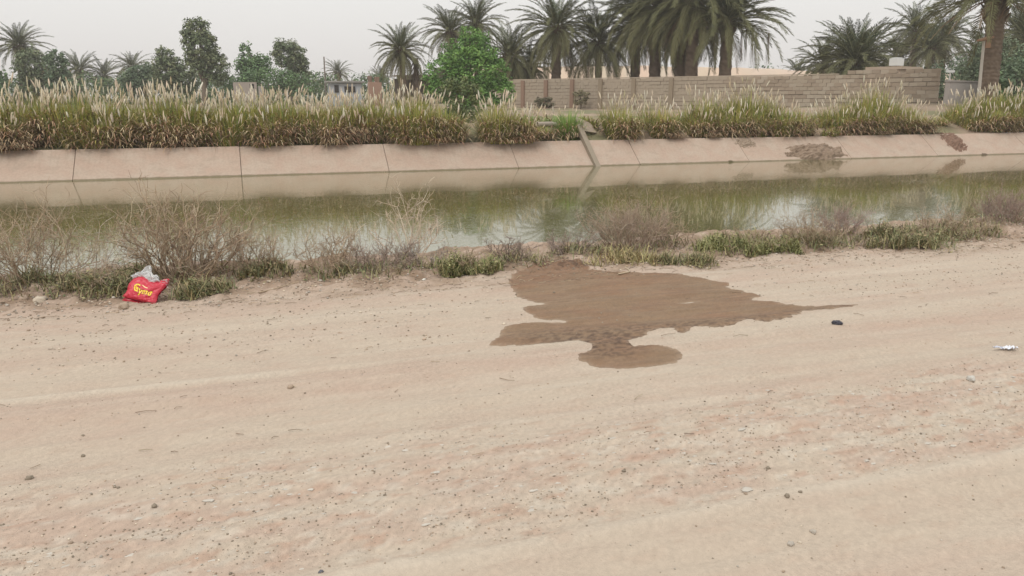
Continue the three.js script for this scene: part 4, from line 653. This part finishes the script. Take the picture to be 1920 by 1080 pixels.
{
  const t = thing('plastic_scrap', [4.44, nearH(4.44, 3.59), -3.59], 'white and bluish crumpled plastic scrap at the right of the road', 'litter'), q = (seed, w, d, x, z, m, n) => { const g = new THREE.PlaneGeometry(w, d, 22, 14); g.rotateX(-Math.PI / 2); const p = g.attributes.position; for (let i = 0; i < p.count; i++) p.setXYZ(i, p.getX(i) + x + 0.008 * n3(p.getX(i) * 30, seed, 2), 0.010 + 0.016 * Math.abs(n3(p.getX(i) * 28 + seed, p.getZ(i) * 28, seed)) + 0.006 * n3(p.getX(i) * 70, p.getZ(i) * 60, seed), p.getZ(i) + z + 0.01 * n3(p.getX(i) * 20, p.getZ(i) * 20, seed + 3)); g.computeVertexNormals(); mesh(n, g, m, t); };
  q(1, 0.085, 0.05, 0.03, 0, std(0.72, 0.74, 0.80, 0.4, { side: THREE.DoubleSide }), 'white_film'); q(2, 0.055, 0.035, -0.035, -0.008, std(0.50, 0.52, 0.60, 0.4, { side: THREE.DoubleSide }), 'grey_film'); t.rotation.y = -0.35;
}
// ---------------------------------------------------------------- stones, gravel, straw
function stoneGeo(seed, detail = 2) { const g = mergeVertices(new THREE.IcosahedronGeometry(1, detail).deleteAttribute('uv').deleteAttribute('normal')), p = g.attributes.position; for (let i = 0; i < p.count; i++) { const v = V().fromBufferAttribute(p, i), k = 0.85 + 0.3 * n3(v.x * 1.1 + seed, v.y * 1.1, v.z * 1.1) + 0.10 * n3(v.x * 3, v.y * 3 + seed, v.z * 3); v.multiplyScalar(k); p.setXYZ(i, v.x, v.y * 0.72, v.z * 0.85); } g.computeVertexNormals(); return g; }
const stoneMat = (c) => std(c[0], c[1], c[2], 0.95, { bumpMap: grit, bumpScale: 0.001 });
const STONES = [stoneGeo(1), stoneGeo(5), stoneGeo(9), stoneGeo(14)];
const BR = [0.235, 0.195, 0.15], GY = [0.40, 0.36, 0.31], PL = [0.52, 0.45, 0.36], EA = [0.37, 0.285, 0.215];
[[-0.946, 3.59, 0.022, BR, 'dark pebble alone near the lower left frame edge'], [1.9, 2.191, 0.017, GY, 'round pale grey pebble in the lower right foreground'], [1.768, 2.146, 0.019, GY, 'grey pebble left of the round pale one, lower right'], [1.81, 2.15, 0.011, PL, 'tiny pale pebble between two grey ones, lower right'],
  [1.955, 2.42, 0.017, BR, 'dark pebble above the round pale one, lower right'], [2.034, 2.44, 0.012, BR, 'small dark pebble right of the dark one, lower right'], [0.161, 4.312, 0.026, EA, 'brown clod on the road below the middle of the bank'], [-0.776, 3.786, 0.014, BR, 'small dark pebble above the lone dark pebble, lower left'],
  [3.784, 3.232, 0.034, [0.50, 0.48, 0.44], 'flat whitish stone set in the road near the right edge'], [-1.599, 7.02, 0.060, PL, 'pale broken rock at the left verge below the tall shrub'], [-1.71, 7.03, 0.045, EA, 'smaller rock touching the pale broken rock at left verge'], [-1.66, 7.22, 0.055, EA, 'rock behind the pale broken rock at left verge'], [-0.93, 6.5, 0.05, EA, 'earthy stone left below the red bag'],
  [1.427, 6.718, 0.026, [0.66, 0.64, 0.58], 'white pebble on the verge left of the wet patch'], [-0.419, 3.12, 0.016, BR, 'dark brown pebble in the lower left foreground'], [0.15, 2.478, 0.013, [0.13, 0.13, 0.14], 'bluish dark stone at the bottom frame edge'], [2.042, 2.664, 0.014, BR, 'dark pebble on the pink band at lower right'], [-0.25, 3.0, 0.016, PL, 'pale pebble right of the dark brown one, lower left']]
  .forEach(([x, u, s, c, label], i) => { const m = tag(mesh(s > 0.04 ? 'rock' : 'pebble', STONES[i % 4], stoneMat(c)), label, s > 0.04 ? 'rock' : 'pebble'); m.position.set(x, nearH(x, u) + s * 0.22, -u); m.scale.setScalar(s * (s > 0.04 ? 1 : 0.8)); m.rotation.y = i * 1.7; });
{
  const r = rng(900), N = 30000, g = stoneGeo(3, 0), inst = new THREE.InstancedMesh(g, std(1, 1, 1, 0.95), N), m = new THREE.Matrix4(), q = new THREE.Quaternion(), col = new THREE.Color(); let k = 0;
  while (k < N) {
    const u = 1.5 + 6.0 * Math.pow(r(), 1.25), x = -2.2 + 11.5 * r(); const near = u < 4;
    const band = gravelBand(x, u); if (r() > clamp(0.06 + band * (0.75 + 0.8 * fbm(x * 1.5, u * 3, 3)) + 0.12 * bell(u, 4.4, 0.2) + 0.10 * sm(4.7, 5.0, u) + 0.4 * sm(6.2, 6.9, u), 0.03, 1)) continue;
    if (u < 6.9 && wetPts.length && x > 1.4 && x < 4.5 && u > 4 && r() < 0.5) continue;
    const s = (0.0016 + 0.0050 * Math.pow(r(), 2.8) + (r() < 0.03 ? 0.006 * r() : 0)) * (u > 5 ? 1.7 : 1) * (u > 6.3 ? 1.4 : 1);
    q.setFromEuler(new THREE.Euler(0, r() * 6.28, 0)); m.compose(V(x, nearH(x, u) + s * 0.25, -u), q, V(s * (0.9 + 0.5 * r()), s * (0.7 + 0.4 * r()), s)); inst.setMatrixAt(k, m);
    const wetHere = x > 1.4 && x < 4.5 && u > 4 && u < 7.2 && wetF(x, u) > -0.02, c = wetHere || r() < 0.30 ? BR : r() < 0.5 ? EA : r() < 0.5 ? GY : PL, kk = 0.75 + 0.5 * r(); col.setRGB(c[0] * kk, c[1] * kk, c[2] * kk); inst.setColorAt(k, col); k++;
  }
  inst.name = 'gravel'; tag(inst, 'fine gravel scattered over the dirt road', 'gravel', null, 'stuff'); scene.add(inst);
}
{
  const r = rng(905), N = 420, inst = new THREE.InstancedMesh(stoneGeo(7, 2), std(1, 1, 1, 0.95), N), m = new THREE.Matrix4(), q = new THREE.Quaternion(), col = new THREE.Color(); let k = 0;
  while (k < N) { const x = -1.6 + 7.5 * r(), u = 2.5 + 1.1 * r(); if (r() > gravelBand(x, u) * clamp(0.3 + 2 * fbm(x * 0.9, u * 2, 2), 0.05, 1)) continue; const s = 0.006 + 0.020 * r() * r(); q.setFromEuler(new THREE.Euler((r() - 0.5) * 0.1, r() * 0.8 - 0.4, (r() - 0.5) * 0.1)); m.compose(V(x, nearH(x, u) - s * 0.07, -u), q, V(s * (1.0 + 0.4 * r()), s * 0.22, s * 0.95)); inst.setMatrixAt(k, m); const g = 0.44 + 0.08 * r(); col.setRGB(g, g * 0.92, g * 0.81); inst.setColorAt(k, col); k++; }
  inst.name = 'embedded_stones'; tag(inst, 'flat pale stones worn into the gravelly middle of the road', 'stones', null, 'stuff'); scene.add(inst);
}
{
  const b = new GB(), r = rng(901);
  for (let k = 0; k < 1500; k++) { const u = r() < 0.75 ? 6.2 + 1.2 * r() : 3 + 3.5 * r(), x = -2.3 + 11.6 * r(), a = r() < 0.6 ? (r() - 0.5) * 1.2 : r() * 6.28, L = 0.03 + 0.11 * r() * r(), c = tone(r() < 0.55 ? [0.20, 0.145, 0.10] : [0.44, 0.35, 0.24], r, 0.3); if (u < 6.2 && r() < 0.75) continue; const y = (xx, uu) => nearH(xx, uu) + 0.006; const x1 = x + Math.cos(a) * L, u1 = u + Math.sin(a) * L, xm = (x + x1) / 2 + (r() - 0.5) * 0.02, um = (u + u1) / 2 + (r() - 0.5) * 0.02; b.rod([[x, y(x, u), -u], [xm, y(xm, um) + 0.006 * r(), -um], [x1, y(x1, u1), -u1]], 0.0022, 0.0014, c, 3); }
  tag(mesh('straw_litter', b.geo(), twigMat), 'scattered straw and twig bits along the road verge', 'straw', null, 'stuff');
  const s = new GB(), pts = [[3.10, 6.33], [3.22, 6.36], [3.28, 6.46], [3.29, 6.58]].map(([x, u]) => [x, nearH(x, u) + 0.014, -u]); s.rod(pts, 0.008, 0.004, [0.52, 0.43, 0.31], 5); tag(mesh('curved_stick', s.geo(), twigMat), 'pale curved stick lying at the top edge of the wet patch', 'stick');
  const s2 = new GB(), p2 = [[0.05, 6.62], [0.2, 6.72], [0.38, 6.86]].map(([x, u]) => [x, nearH(x, u) + 0.012, -u]); s2.rod(p2, 0.006, 0.003, [0.42, 0.33, 0.23], 5); tag(mesh('stick', s2.geo(), twigMat), 'thin straight stick on the verge right of the red bag', 'stick');
}
scene.traverse((o) => { if (o.isMesh) { o.castShadow = true; o.receiveShadow = true; } });
renderer.render(scene, camera);
